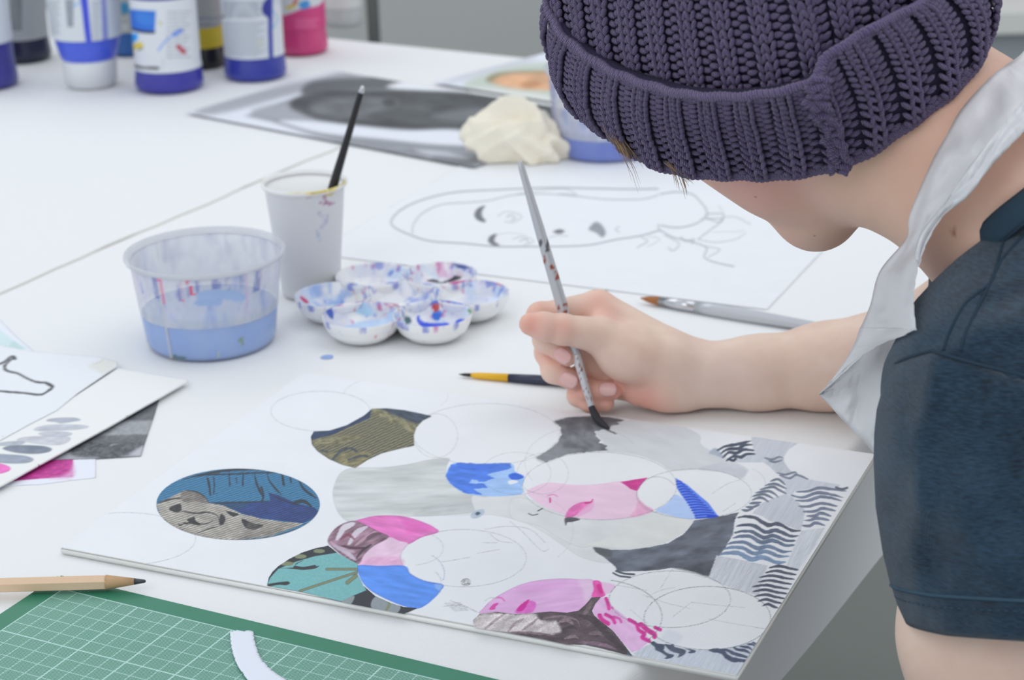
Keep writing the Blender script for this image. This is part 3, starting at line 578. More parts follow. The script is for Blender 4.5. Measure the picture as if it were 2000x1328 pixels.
# ================================================================== things lying on the table
def flat_sheet(name, label, pts, z, base, mtl, paintfn=None, cell=.0012, thick=.0003, smooth=False, frame=(0, 0, 1), curl=None, cat='paper', parent=None, group=None, world=False):
    q = crspline(pts, 6, True) if smooth else np.array(pts, float)
    ox, oy, sc = frame
    poly = [tuple(U(ox+a/sc, oy+b/sc, z))[:2] for a, b in q] if not world else [tuple(a) for a in q]
    V, F = cut_patch(poly, CUX, CUY, cell, z); p = Paint(V, base)
    if paintfn: paintfn(p)
    if curl: V[:, 2] += curl(V)
    o = mesh_obj(name, V, F, mtl, parent, True); set_col(o, p.c)
    sd = o.modifiers.new('thickness', 'SOLIDIFY'); sd.thickness = thick; sd.offset = -1
    if parent is None: tag(o, label, cat, group)
    return o
M_paper = mat('paper_attr', (235, 235, 235), .7, attr=True, bump=(90, .12, .0006))
WHT = (240, 241, 243)
# ---- face sketch sheet
BL = np.array(U(610, 497, 0))[:2]; BR = np.array(U(1498, 606, 0))[:2]; TR0 = np.array(U(1566, 440, 0))[:2]
ux = (BR-BL)/np.hypot(*(BR-BL)); uy = np.array([-ux[1], ux[0]]); hh = .36
def pf(p):
    p.c *= (1+.015*(fnoise(p.x/40, p.y/12, 3)-.5))[:, None]
    p.frame(740, 340, 2.439); c = (132, 134, 140)
    def s(pts, w=3., a=.75, col=c): p.stroke(pts, w, col, a*.8)
    s([(1330, 70), (1200, 72), (1000, 68), (800, 65), (560, 75), (380, 85), (250, 110), (130, 155), (65, 210), (70, 250), (150, 290), (250, 320), (400, 330), (560, 345), (700, 345)])
    s([(160, 280), (165, 240), (210, 185), (300, 145), (430, 135), (530, 125), (640, 100), (800, 95), (940, 105), (1080, 120), (1250, 120), (1330, 100)], 2.4, .6)
    s([(660, 95), (760, 80), (880, 70), (940, 98), (860, 92)], 2, .5)
    s([(500, 155), (470, 170), (458, 195), (470, 215), (500, 228)], 3, .8, (90, 92, 98)); p.fill([(505, 150), (470, 165), (456, 195), (475, 220), (510, 226), (492, 200), (492, 175)], (104, 106, 112), .9, soft=3)
    p.fill([(560, 285), (530, 295), (520, 320), (545, 340), (575, 338), (550, 318)], (104, 106, 112), .9, soft=3)
    s([(570, 200), (600, 180), (650, 185), (680, 205), (640, 230), (600, 225)], 2, .5); s([(610, 205), (630, 195), (650, 210), (630, 220)], 2.4, .6); s([(640, 310), (670, 300), (720, 305), (735, 325), (690, 335)], 2, .5); s([(670, 320), (700, 310), (715, 328)], 2.4, .6)
    s([(560, 290), (620, 280), (700, 290)], 1.6, .35)
    p.fill([(830, 275), (860, 262), (885, 272), (860, 285)], (110, 112, 118), .9, soft=3); s([(810, 302), (860, 292), (900, 296)], 2, .45)
    p.fill([(1000, 262), (1030, 228), (1060, 240), (1080, 275), (1065, 302), (1035, 280)], (142, 144, 150), .85, soft=4); s([(1000, 262), (1040, 250), (1080, 290)], 2, .6)
    s([(1145, 250), (1128, 262), (1145, 278)], 2, .6)
    s([(700, 345), (850, 345), (1000, 338), (1130, 312), (1240, 295), (1330, 270)], 3, .7); s([(1330, 240), (1335, 265), (1345, 272)], 2.5, .7)
    s([(1345, 245), (1420, 255), (1500, 240), (1555, 205), (1560, 170), (1530, 130), (1490, 95), (1420, 85), (1340, 95)], 3, .65)
    s([(1560, 190), (1640, 190), (1620, 230), (1560, 205)], 2.4, .6); s([(1640, 205), (1700, 205), (1770, 240)], 2, .5); s([(1560, 215), (1640, 215), (1580, 265), (1520, 310)], 2.4, .6)
    s([(1345, 270), (1400, 300), (1480, 320), (1560, 350), (1550, 395), (1600, 420), (1690, 440)], 2.6, .7); s([(1250, 300), (1280, 320), (1230, 350)], 2.2, .6); s([(1280, 295), (1340, 310), (1280, 345)], 1.8, .4); s([(1360, 290), (1430, 330), (1400, 365), (1380, 350)], 2.2, .6); s([(1520, 310), (1600, 325), (1700, 310), (1745, 280)], 2, .5); s([(1560, 345), (1625, 360), (1570, 395)], 2.2, .5); s([(1440, 300), (1460, 320), (1500, 310), (1490, 330)], 2.5, .6); s([(1590, 275), (1680, 275), (1740, 270)], 1.6, .35); s([(1620, 150), (1640, 185)], 2, .4)
pw = [BL, BR, BR+uy*hh, BL+uy*hh]
flat_sheet('sketch_sheet', 'large white sheet with a pencil-drawn oval face, behind the painting hand', pw, .0007, (236, 237, 240), M_paper, pf, .0013, world=True, thick=.00015)
# ---- printed sheets in the background
def quad(L, B, R):                 # three seen corners -> world parallelogram
    a, b, c = (np.array(U(*q, 0))[:2] for q in (L, B, R)); return [a, b, c, a+c-b]
def pa(p):
    G1 = (128, 130, 134)
    p.frame(360, 80, 2.222)
    p.fill([(60, 300), (300, 225), (560, 165), (740, 118), (800, 135), (640, 190), (420, 245), (200, 305), (90, 320)], (178, 180, 186), soft=10)
    p.fill([(270, 325), (480, 245), (640, 195), (860, 150), (1100, 165), (1400, 200), (1600, 240), (1800, 300), (1700, 400), (1500, 420), (1250, 560), (1050, 520), (800, 470), (560, 410), (380, 350)], (150, 152, 158), smooth=False, soft=8)
    p.fill([(560, 175), (850, 155), (940, 180), (880, 210), (700, 215), (520, 235)], (104, 106, 110), soft=10)
    p.fill([(880, 200), (1000, 170), (1250, 190), (1600, 225), (1700, 260), (1500, 250), (1250, 222), (1050, 218)], (238, 239, 243), soft=8)
    p.fill([(450, 275), (520, 235), (640, 215), (800, 218), (950, 215), (1150, 222), (1350, 240), (1600, 270), (1650, 330), (1400, 380), (1250, 395), (1180, 380), (1000, 385), (850, 370), (700, 360), (560, 335), (480, 305)], (86, 88, 90), soft=7, nz=(.3, 60, 16, .1, 4))
    p.fill([(560, 270), (700, 240), (900, 250), (900, 290), (700, 335), (560, 310)], (122, 124, 127), .8, soft=14, nz=(.2, 40, 10, .1, 4))
    p.fill([(1080, 320), (1250, 290), (1400, 310), (1300, 350), (1150, 350)], (134, 136, 140), .7, soft=14); p.fill([(860, 260), (900, 250), (920, 275), (880, 285)], (66, 68, 70), .8, soft=6); p.fill([(700, 340), (850, 355), (1050, 372), (850, 372)], (60, 61, 63), .7, soft=6)
    p.fill([(300, 300), (440, 270), (470, 300), (560, 345), (460, 345), (330, 330)], (172, 174, 180), soft=12)
    p.fill([(420, 345), (560, 348), (740, 368), (950, 388), (1150, 385), (1250, 405), (1300, 450), (1100, 450), (850, 425), (600, 400), (460, 365)], (232, 234, 242), soft=8)
    p.fill([(640, 440), (800, 450), (1000, 470), (1200, 480), (1340, 520), (1230, 556), (1000, 508), (800, 475)], (152, 154, 160), soft=6, nz=(.2, 30, 8, 0, 3)); p.fill([(1000, 470), (1150, 485), (1240, 510), (1100, 500)], (206, 208, 216), .8, soft=8); p.fill([(1100, 500), (1250, 530), (1230, 552), (1080, 520)], (120, 122, 128), .8, soft=8)
sheetA = quad((362, 224), (926, 332), (1200, 232))
flat_sheet('portrait_print', 'large grey-toned portrait print lying left of the crumpled rag', sheetA, .0024, (232, 234, 242), M_paper, pa, .0024, world=True, curl=lambda V: .004*np.clip(np.sin((V[:, 0]+.4)*16), 0, 1)*0, cat='print')
def pb(p):
    p.frame(640, 0, 4.444)
    p.fill([(1000, 720), (1300, 600), (1700, 505), (1800, 520), (1400, 650), (1100, 720)], (206, 208, 216), .8, soft=10)
    p.fill([(1180, 740), (1500, 600), (1900, 540), (2300, 600), (2300, 900), (1600, 800)], (200, 208, 196), soft=10)
    p.fill([(1375, 700), (1450, 640), (1650, 618), (1900, 615), (1960, 640), (1800, 680), (1500, 720)], (150, 142, 112), soft=8)
    p.fill([(1430, 700), (1550, 645), (1750, 630), (1950, 640), (2100, 700), (2000, 780), (1750, 778), (1580, 762), (1460, 730)], (222, 172, 134), soft=8, nz=(.12, 30, 10, 0, 3)); p.fill([(1680, 720), (1800, 700), (1850, 740), (1720, 768)], (190, 132, 92), .7, soft=8)
    p.fill([(1300, 760), (1600, 790), (1900, 830), (1900, 880), (1400, 800)], (226, 226, 220), soft=8)
sheetB = quad((850, 172), (1250, 232), (1400, 160))
flat_sheet('colour_print', 'pale colour print with a tan-orange oval, half under the hat brim', quad((845, 166), (1085, 205), (1310, 140)), .0030, (230, 233, 242), M_paper, pb, .0024, world=True, cat='print')
# ---- left-hand sheets
def gp(p):
    p.c[:] = (150, 152, 156); p.frame(0, 600, 3.69); p.c *= (1+.25*(fnoise(p.x/9, p.y/4, 4)-.5))[:, None]
    p.fill([(300, 660), (1200, 600), (1200, 815), (860, 822), (500, 960), (300, 960)], (104, 106, 112), soft=6, nz=(.15, 14, 6, -.4, 3))
    p.fill([(860, 830), (1000, 822), (1110, 820), (1060, 915), (780, 930), (820, 880)], (162, 164, 168), soft=6, nz=(.12, 4, 3, -.3, 3))
    p.fill([(560, 975), (660, 935), (780, 925), (1060, 920), (1040, 965), (800, 972), (600, 990)], (112, 114, 118), soft=5, nz=(.2, 4, 3, -.3, 3))
    p.fill([(500, 1000), (620, 975), (1040, 965), (1030, 1000), (940, 1050), (800, 1090), (560, 1080), (480, 1040)], (96, 98, 103), soft=6, nz=(.4, 5, 3, -.3, 3))
    p.fill([(800, 990), (850, 982), (800, 998)], (180, 182, 186), soft=3); p.fill([(940, 1060), (1030, 1000), (1020, 1075), (980, 1075)], (190, 192, 198), soft=8)
    p.fill([(350, 1095), (480, 1030), (540, 1075), (700, 1090)], (170, 172, 178), soft=10)
flat_sheet('grey_print', 'grey photographic print sticking out under the swatch card', [(1165, 560), (1150, 655), (1110, 780), (1055, 940), (1015, 1070), (690, 1090), (300, 1100), (200, 900), (700, 560)], .0008, (150, 152, 156), M_paper, gp, .0009, frame=(0, 600, 3.69), cat='print')
def mp(p):
    p.frame(0, 600, 3.69)
    p.fill([(20, 1110), (300, 1095), (528, 1092), (526, 1222), (300, 1235), (60, 1255), (-80, 1260)], (196, 62, 148), smooth=False, nz=(.2, 8, 2.2, -.15, 8))
    p.fill([(528, 1120), (500, 1180), (440, 1215), (360, 1232), (528, 1224)], (226, 176, 212), .8, soft=8, nz=(.12, 5, 1.6, -.15, 5))
flat_sheet('magenta_print', 'white paper with a magenta printed patch, nearest of the left-hand papers', [(692, 1085), (690, 1228), (520, 1245), (300, 1275), (0, 1290), (-200, 1290), (-200, 1090)], .0004, (236, 237, 246), M_paper, mp, .0009, frame=(0, 600, 3.69), cat='print')
def lp(p):
    p.frame(0, 600, 3.69); p.fill([(-100, 80), (0, 160), (90, 235), (190, 302), (60, 290), (-100, 270)], (214, 232, 234), smooth=False); p.fill([(60, 280), (95, 238), (190, 302), (120, 300)], (196, 222, 222), smooth=False)
flat_sheet('pale_blue_print', 'white-bordered pale blue print at the left edge behind the line drawing', [(-60, 20), (0, 88), (110, 200), (245, 315), (60, 420), (-300, 420), (-300, 20)], .0004, (236, 238, 246), M_paper, lp, .0015, frame=(0, 600, 3.69), cat='print')
# swatch card: thick
M_card = mat('card_attr', (238, 238, 236), .75, attr=True, bump=(140, .1, .0004))
def sw(p):
    p.frame(0, 600, 3.69)
    for q, c, a in (([(335, 818), (380, 802), (520, 796), (580, 812), (520, 824), (440, 836), (400, 826)], (182, 186, 198), 1), ([(245, 882), (290, 860), (380, 848), (560, 848), (638, 862), (560, 880), (400, 888), (300, 892)], (198, 201, 210), 1), ([(280, 908), (360, 897), (460, 898), (520, 912), (470, 930), (360, 935), (310, 925)], (200, 202, 211), 1), ([(122, 958), (170, 938), (300, 930), (440, 932), (505, 940), (490, 970), (420, 992), (280, 985), (180, 968)], (206, 207, 214), 1), ([(-30, 985), (40, 972), (140, 965), (180, 975), (120, 995), (0, 998)], (186, 190, 200), 1), ([(20, 1018), (90, 998), (200, 995), (320, 1003), (372, 1022), (340, 1045), (240, 1056), (110, 1046)], (134, 142, 156), 1), ([(-40, 1062), (60, 1062), (180, 1072), (240, 1096), (200, 1120), (80, 1125), (-40, 1110)], (160, 168, 182), 1), ([(-40, 1130), (20, 1132), (75, 1158), (50, 1185), (-40, 1200)], (238, 120, 196), 1)):
        p.fill(q, c, a, nz=(.10, 14, 4, -.1, 7), edge=(tuple(np.array(c)*.86), 1.4, .5))
    p.fill([(150, 1005), (260, 1003), (330, 1015), (220, 1028)], (116, 124, 140), .5, soft=4)
flat_sheet('swatch_card', 'thick white card with grey brushed swatches, its far corner pointing at the water tub', [(850, 440), (905, 447), (1362, 527), (780, 862), (0, 1288), (-220, 1400), (-420, 1250), (-100, 1000), (380, 745)], .0042, (240, 240, 238), M_card, sw, .0009, thick=.0011, frame=(0, 600, 3.69), cat='card',
    curl=lambda V: 0)
def ld(p):
    p.frame(0, 600, 3.69); c = (78, 78, 82)
    for q, w_ in (([(-20, 415), (30, 395), (70, 362), (100, 355), (115, 372), (85, 374), (45, 410), (38, 445), (75, 465), (130, 478), (190, 510), (260, 538), (335, 545), (370, 560), (382, 575), (350, 600), (290, 630), (160, 617), (60, 610), (-20, 602)], 3.4), ([(330, 548), (375, 578), (345, 602)], 3.4), ([(28, 420), (35, 450), (60, 462)], 3.4)): p.stroke(q, w_*1.1, (62, 62, 66), .95, nz=(.2, 5, 3, 0, 2))
    p.fill([(640, 420), (780, 370), (845, 400), (800, 450), (740, 480), (680, 450)], (228, 225, 216), .8, soft=8); p.stroke([(680, 410), (720, 395), (750, 375)], 1.5, (196, 192, 182), .7)
flat_sheet('line_drawing_sheet', 'thin white sheet with a thick dark outline drawing, topmost of the left-hand papers', [(-300, 268), (0, 275), (230, 318), (500, 340), (735, 362), (850, 395), (848, 425), (750, 490), (560, 620), (410, 742), (200, 850), (0, 960), (-300, 1080)], .0047, (236, 238, 242), M_paper, ld, .0012, thick=.00015, frame=(0, 600, 3.69), smooth=False, cat='drawing')

# ---- cutting mat with printed grid
MO = np.array([-.2463, .9763]); ya = -.4782
MUX = np.array([math.cos(ya), math.sin(ya)]); MUY = np.array([math.sin(ya), -math.cos(ya)])     # along / toward the viewer
def mat_mesh():
    bd = .0125; w_, h_ = .30, .22
    bm = bmesh.new(); pts = [(-bd, -bd), (w_, -bd), (w_, h_), (-bd, h_)]
    for z in (.0004, .0027):
        for a, b in pts: bm.verts.new((*(MO+MUX*a+MUY*b), z))
    v = list(bm.verts); bm.verts.ensure_lookup_table(); v = bm.verts
    for f in ((0, 1, 2, 3), (7, 6, 5, 4), (1, 0, 4, 5), (2, 1, 5, 6), (3, 2, 6, 7), (0, 3, 7, 4)): bm.faces.new([v[i] for i in f])
    bmesh.ops.recalc_face_normals(bm, faces=bm.faces)
    ed = [e for e in bm.edges if abs(e.verts[0].co.z-e.verts[1].co.z) > .001]
    bmesh.ops.bevel(bm, geom=ed, offset=.0015, segments=4, affect='EDGES')
    V = [q.co[:] for q in bm.verts]; F = [[q.index for q in f.verts] for f in bm.faces]; bm.free(); return V, F
def grid_material():
    M = mat('cutting_mat_print', (64, 134, 110), .5, bump=(700, .15, .0002)); nt = M.node_tree; N = nt.nodes; Lk = nt.links; b = N['Principled BSDF']
    tc = N.new('ShaderNodeTexCoord'); mp = N.new('ShaderNodeMapping'); mp.vector_type = 'TEXTURE'
    mp.inputs['Rotation'].default_value = (0, 0, ya); mp.inputs['Scale'].default_value = (.01, -.01, .01)
    Lk.new(tc.outputs['Object'], mp.inputs[0]); sx = N.new('ShaderNodeSeparateXYZ'); Lk.new(mp.outputs[0], sx.inputs[0])
    def mth(op, a, b_=None, c=None):
        n = N.new('ShaderNodeMath'); n.operation = op
        for i, v in enumerate((a, b_, c)):
            if v is None: continue
            if isinstance(v, (int, float)): n.inputs[i].default_value = v
            else: Lk.new(v, n.inputs[i])
        return n.outputs[0]
    x, y = sx.outputs[0], sx.outputs[1]
    def line(c, wdt):            # 1 on integer lines
        f = mth('PINGPONG', c, .5); return mth('LESS_THAN', f, wdt)
    def at(c, k, wdt): return mth('LESS_THAN', mth('ABSOLUTE', mth('SUBTRACT', c, k)), wdt)
    fine = mth('MAXIMUM', line(x, .030), line(y, .030))
    bold = None
    for k in (0, 5, 8, 11, 15, 20):
        s = at(x, float(k), .048); bold = s if bold is None else mth('MAXIMUM', bold, s)
    for k in (0, 5, 10, 15): bold = mth('MAXIMUM', bold, at(y, float(k), .048))
    h = mth('PINGPONG', mth('MULTIPLY', mth('SUBTRACT', mth('MULTIPLY', x, 1.0), mth('MULTIPLY', y, -.55)), 7.2), .5); hat_ = mth('MULTIPLY', mth('GREATER_THAN', h, .27), .62)
    inside = mth('MULTIPLY', mth('GREATER_THAN', x, -.03), mth('GREATER_THAN', y, -.03))
    allm = mth('MULTIPLY', mth('MAXIMUM', mth('MAXIMUM', mth('MULTIPLY', fine, .82), bold), hat_), inside)
    nz = N.new('ShaderNodeTexNoise'); nz.inputs['Scale'].default_value = 12; nz.inputs['Detail'].default_value = 5; Lk.new(tc.outputs['Object'], nz.inputs['Vector'])
    mx = N.new('ShaderNodeMix'); mx.data_type = 'RGBA'; mx.inputs[6].default_value = hexl((40, 118, 88)); mx.inputs[7].default_value = hexl((60, 136, 108)); Lk.new(nz.outputs[0], mx.inputs[0])
    m2 = N.new('ShaderNodeMix'); m2.data_type = 'RGBA'; m2.inputs[7].default_value = hexl((178, 214, 206)); Lk.new(allm, m2.inputs[0]); Lk.new(mx.outputs[2], m2.inputs[6]); Lk.new(m2.outputs[2], b.inputs['Base Color'])
    return M
V, F = mat_mesh()
mo = mesh_obj('cutting_mat', np.array(V)-np.array([MO[0], MO[1], 0]), F, grid_material(), None, False); mo.location = (MO[0], MO[1], 0)
tag(mo, 'green cutting mat with white grid lines at the near left corner', 'cutting mat')

# ---- curved paper strip on the mat
outer = [(1130, 685), (1130, 760), (1140, 860), (1160, 950), (1195, 1060), (1240, 1150), (1300, 1240), (1370, 1330), (1460, 1420), (1560, 1490)]
inner = [(1900, 1345), (1850, 1310), (1740, 1240), (1640, 1160), (1560, 1070), (1500, 970), (1465, 870), (1445, 780), (1432, 685)]
flat_sheet('paper_strip', 'curved white paper offcut lying across the green cutting mat', outer+inner+[(1360, 672), (1290, 682), (1220, 668)], .0045, (232, 236, 246), M_paper, None, .0012, thick=.0004, frame=(280, 1130, 6.667), cat='paper', curl=lambda V: 0)

# ---- pencil lying over the mat corner
M_wood = weave('bare_wood', (226, 194, 162), 90, .12, .0003, .5, noise=.08); M_wood2 = mat('sharpened_wood', (198, 160, 120), .75, noise=(200, .12)); M_lead = mat('graphite', (72, 72, 80), .35, Metallic=.3)
zc = .0075
pt = np.array(U(285, 1135, zc)); pb_ = np.array(U(-150, 1147, zc)); pd = (pb_-pt)/np.linalg.norm(pb_-pt)
t = thing('pencil', 'natural wood pencil with a sharpened graphite point, lying over the mat corner', 'pencil', tuple(pt))
def along(d): return tuple(pt+pd*d)
MB().tube([along(0), along(.0006), along(.0064)], [.0003, .0009, .0018], 14).build('lead', M_lead, t, True)
MB().tube([along(.0062), along(.0185), along(.0215)], [.0018, .0036, .0041], 24).build('sharpened_cone', M_wood2, t, True)
MB().tube([along(.0205), along(.0222), along(.172)], [.00395, .0043, .0043], 6).build('barrel', M_wood, t, False)

# ---- clear tub of blue water
def plastic(name, tint, alpha, attr=True, rough=.25):
    M = mat(name, tint, rough, attr=attr); nt = M.node_tree; b = nt.nodes['Principled BSDF']
    if attr:
        a = [n for n in nt.nodes if n.type == 'ATTRIBUTE'][0]; a2 = nt.nodes.new('ShaderNodeAttribute'); a2.attribute_name = 'cover'
        nt.links.new(a2.outputs['Fac'], b.inputs['Alpha'])
    else: b.inputs['Alpha'].default_value = alpha
    b.inputs['Specular IOR Level'].default_value = .5
    return M
def set_cover(o, a):
    at = o.data.attributes.new('cover', 'FLOAT', 'POINT'); at.data.foreach_set('value', np.asarray(a, 'f'))
M_tub = plastic('stained_clear_plastic', (220, 222, 228), .4); M_rim = plastic('clear_rim', (214, 216, 222), .5, False); M_water = mat('blue_paint_water', (138, 172, 228), .25, noise=(30, .08))
def densify(prof, step):
    out = [prof[0]]
    for a, b in zip(prof[:-1], prof[1:]):
        n = max(1, int(math.hypot(b[0]-a[0], b[1]-a[1])/step))
        for k in range(1, n+1): out.append((a[0]+(b[0]-a[0])*k/n, a[1]+(b[1]-a[1])*k/n))
    return out
def tub(name, label, c, rb, rr, h, wl, seed, wc, paintfn, M_w):
    t = thing(name, label, 'tub', (c[0], c[1], 0))
    r_at = lambda z: rb+(rr-.0035-rb)*z/h
    V, F = lathe(densify([(rb-.004, .0012), (rb-.001, .002), (rb+.0006, .006), (r_at(h-.004), h-.004)], .0012), (c[0], c[1], 0), 150)
    V = np.array(V); p = Paint(V, (222, 223, 228)); cov = np.full(len(V), .60)
    th = np.arctan2(V[:, 1]-c[1], V[:, 0]-c[0]); z = V[:, 2]
    # general stain film above the water line, runs down the wall
    n1 = fnoise(th*7, z*60, seed, 4); n2 = fnoise(th*7, z*45, seed+3, 4); run = fnoise(th*16, z*9, seed+9, 3)
    f = np.clip((n1-.45)*3, 0, 1); p.c[:] = p.c*(1-f[:, None])+np.array((204, 206, 226))*f[:, None]; cov += .30*f
    up = z > wl
    f = np.clip((n2-.55)*5, 0, 1)*up; p.c = p.c*(1-f[:, None])+np.array((176, 188, 226))*f[:, None]; cov = np.maximum(cov, f*.6)
    f = np.clip((fnoise(th*19, z*50, seed+5, 4)-.60)*9, 0, 1)*(z > h*.7); p.c = p.c*(1-f[:, None])+np.array((132, 138, 192))*f[:, None]; cov = np.maximum(cov, f*.65)
    f = np.clip((run-.66)*6, 0, 1)*.7*np.clip((z-wl)/(h-wl), 0, 1); p.c = p.c*(1-f[:, None])+np.array((214, 120, 170))*f[:, None]; cov = np.maximum(cov, f*.65)
    f = np.exp(-((z-wl-.003)/.004)**2)*.6; p.c = p.c*(1-f[:, None])+np.array((200, 202, 200))*f[:, None]; cov = np.maximum(cov, .35+f*.5)
    cov = np.where(z < wl, .22, cov)
    paintfn(p, V, cov, th)
    o = mesh_obj('tub_wall', V, F, M_tub, t, True, 'clear wall with blue, pink and grey paint stains'); set_col(o, p.c); set_cover(o, np.clip(cov, 0, 1))
    V, F = lathe([(r_at(h-.004), h-.0045), (rr-.001, h-.0035), (rr, h-.0015), (rr-.0003, h), (rr-.0022, h+.0004), (rr-.0036, h-.0012), (r_at(h-.004)-.0006, h-.0045)], (c[0], c[1], 0), 96)
    mesh_obj('rolled_rim', V, F, M_rim, t, True)
    V, F = lathe([(0, .0022), (rb-.0016, .0024), (rb-.0002, .0062), (r_at(wl)-.0009, wl-.0006), (r_at(wl)-.0016, wl), (0, wl)], (c[0], c[1], 0), 96)
    mesh_obj('paint_water', V, F, M_w, t, True, 'cloudy blue water')
    return t
def tub1(p, V, cov, th):
    def mark(pts, w_, col, a): 
        q = np.array(p.tr(pts)); d = sdist(p.x, p.y, crspline(q, 5), False); m = (d < w_) & (V[:, 1] < 1.36); p.c[m] = col; cov[m] = a
    p.frame(220, 300, 2.5)
    mark([(215, 590), (235, 640), (250, 730)], 3.4, (232, 120, 160), .75); mark([(345, 600), (365, 625), (378, 610), (400, 600)], 2.4, (226, 80, 130), .8); mark([(375, 650), (380, 690)], 3.0, (224, 40, 90), .9); mark([(360, 620), (372, 640)], 2, (226, 80, 130), .8)
    for a in ((340, 715), (395, 745), (345, 650), (430, 870), (402, 690)): mark([a, (a[0]+2, a[1]+3)], 1.3, (224, 60, 110), .9)
    mark([(225, 640), (245, 760), (262, 860), (285, 1000)], 2.6, (206, 206, 204), .75); mark([(630, 905), (632, 925)], 4.2, (132, 164, 120), .8); mark([(300, 990), (350, 1000)], 3, (96, 130, 110), .6); mark([(510, 975), (514, 992)], 3, (186, 200, 190), .7)
    mark([(430, 700), (480, 690), (560, 690), (620, 700)], 10, (180, 204, 238), .6); mark([(420, 730), (520, 725)], 7, (184, 206, 238), .5)
tub('water_tub', 'clear paint-stained tub half full of cloudy blue water, left of the flower palette', (-.2155, 1.3605), .0462, .0572, .0685, .027, 3, None, tub1, M_water)
M_water2 = mat('deep_blue_water', (66, 104, 206), .25, noise=(30, .08))
c2 = np.array(U(1188, 322, 0)); tub('water_tub', 'far paint-stained tub with deep blue water behind the crumpled rag', (c2[0], c2[1]+.046), .0462, .0572, .082, .022, 12, None, lambda *a: None, M_water2)

# ---- white cup with black brush
M_cup = mat('white_plastic_cup', (246, 245, 245), .5, attr=True, **{'Subsurface Weight': .6, 'Subsurface Radius': (.01, .01, .01), 'Subsurface Scale': .4})
nt = M_cup.node_tree; tr = nt.nodes.new('ShaderNodeBsdfTranslucent'); tr.inputs[0].default_value = (.95, .95, .96, 1); ms = nt.nodes.new('ShaderNodeMixShader'); ms.inputs[0].default_value = .12
nt.links.new(nt.nodes['Principled BSDF'].outputs[0], ms.inputs[1]); nt.links.new(tr.outputs[0], ms.inputs[2]); nt.links.new(ms.outputs[0], [q for q in nt.nodes if q.type == 'OUTPUT_MATERIAL'][0].inputs[0])
cc = (-.1525, 1.459); hc = .0895
t = thing('paint_cup', 'tall white plastic cup with paint-smeared rim behind the water tub', 'cup', (cc[0], cc[1], 0))
prof = densify([(0, .001), (.0205, .001), (.022, .003), (.0300, hc-.004)], .0015)
V, F = lathe(prof, (cc[0], cc[1], 0), 120)
V = np.array(V); p = Paint(V, (247, 246, 248)); p.frame(220, 300, 2.5)
front = V[:, 1] < cc[1]
c0 = p.c.copy()
for q, w_, c in (([(1030, 190), (1040, 230), (1060, 250)], 5, (170, 110, 140)), ([(1010, 240), (1040, 245), (1080, 240)], 3.5, (170, 100, 150)), ([(870, 200), (900, 206)], 3.5, (130, 84, 130)), ([(950, 215), (970, 210)], 3.5, (150, 100, 140)), ([(1010, 290), (1040, 330), (1020, 360)], 8, (216, 216, 240)), ([(1050, 300), (1046, 340)], 5, (214, 206, 236)), ([(1000, 380), (1010, 420)], 7, (214, 222, 244))):
    p.stroke(q, w_, c, .8, nz=(.2, 4, 4, 0, 3))
p.fill([(1030, 190), (1090, 172), (1080, 195), (1045, 205)], (222, 196, 60))
p.c = np.where(front[:, None], p.c, c0)
o = mesh_obj('cup_wall', V, F, M_cup, t, True); set_col(o, p.c)
sd = o.modifiers.new('thickness', 'SOLIDIFY'); sd.thickness = .0008; sd.offset = -1
V, F = lathe([(.0299, hc-.0045), (.0322, hc-.003), (.0326, hc-.001), (.0318, hc), (.0304, hc-.0004), (.0296, hc-.003)], (cc[0], cc[1], 0), 120)
V = np.array(V); p = Paint(V, (240, 238, 236)); p.frame(220, 300, 2.5); c0 = p.c.copy(); p.stroke([(850, 178), (940, 186), (1040, 180), (1130, 140)], 8, (214, 190, 80), .8, nz=(.25, 5, 3, 0, 3)); p.stroke([(720, 100), (730, 140)], 5, (236, 220, 190), .6)
p.c = np.where((V[:, 1] < cc[1]+.01)[:, None], p.c, c0)
o = mesh_obj('rolled_rim', V, F, M_cup, t, True, 'rim smeared with yellow paint'); set_col(o, p.c)
def brush(name, label, pts, parts, cat='brush'):
    """pts: 3-D tip and end; parts: list of (part name, [(distance, radius)...], material, label, sides)"""
    a, b = Vector(pts[0]), Vector(pts[1]); d = (b-a).normalized(); t = thing(name, label, cat, tuple(a))
    for nm, pr, m_, lb, n in parts: MB().tube([a+d*s for s, r in pr], [r for s, r in pr], n).build(nm, m_, t, True, lb)
    return t
M_black = mat('black_lacquer', (26, 25, 28), .3); M_silver = mat('nickel_ferrule', (205, 205, 208), .22, Metallic=1.); M_hairb = mat('dark_bristle', (52, 50, 54), .8, bump=(900, .6, .0004)); M_grey_lac = mat('silver_lacquer', (196, 198, 203), .3, Metallic=.35); M_sable = mat('sable_bristle', (168, 108, 64), .8, bump=(900, .6, .0004)); M_yellow = mat('yellow_lacquer', (236, 182, 34), .35); M_navyl = mat('navy_lacquer', (46, 50, 72), .35)
tipp = Vector(U(589, 571, .004)); rimp = Vector(U(653, 356, hc)); kk = 1.
while proj([tipp+(rimp-tipp)*kk])[1][0] > 173: kk += .005
endp = tipp+(rimp-tipp)*kk
LB = (endp-tipp).length
brush('paint_brush', 'black-handled brush standing in the white cup', (tipp, endp), [('bristles', [(0, .0005), (.006, .002), (.016, .0022)], M_hairb, None, 12), ('ferrule', [(.015, .0023), (.034, .0027)], M_silver, None, 16), ('handle', [(.033, .0027), (.05, .0036), (.09, .0035), (LB-.040, .0027), (LB-.012, .0024), (LB-.004, .0023), (LB-.0005, .0014)], M_black, 'black lacquered handle', 16), ('handle_tip', [(LB-.004, .00225), (LB+.001, .0016), (LB+.002, .0004)], M_silver, 'worn bare tip', 12)])

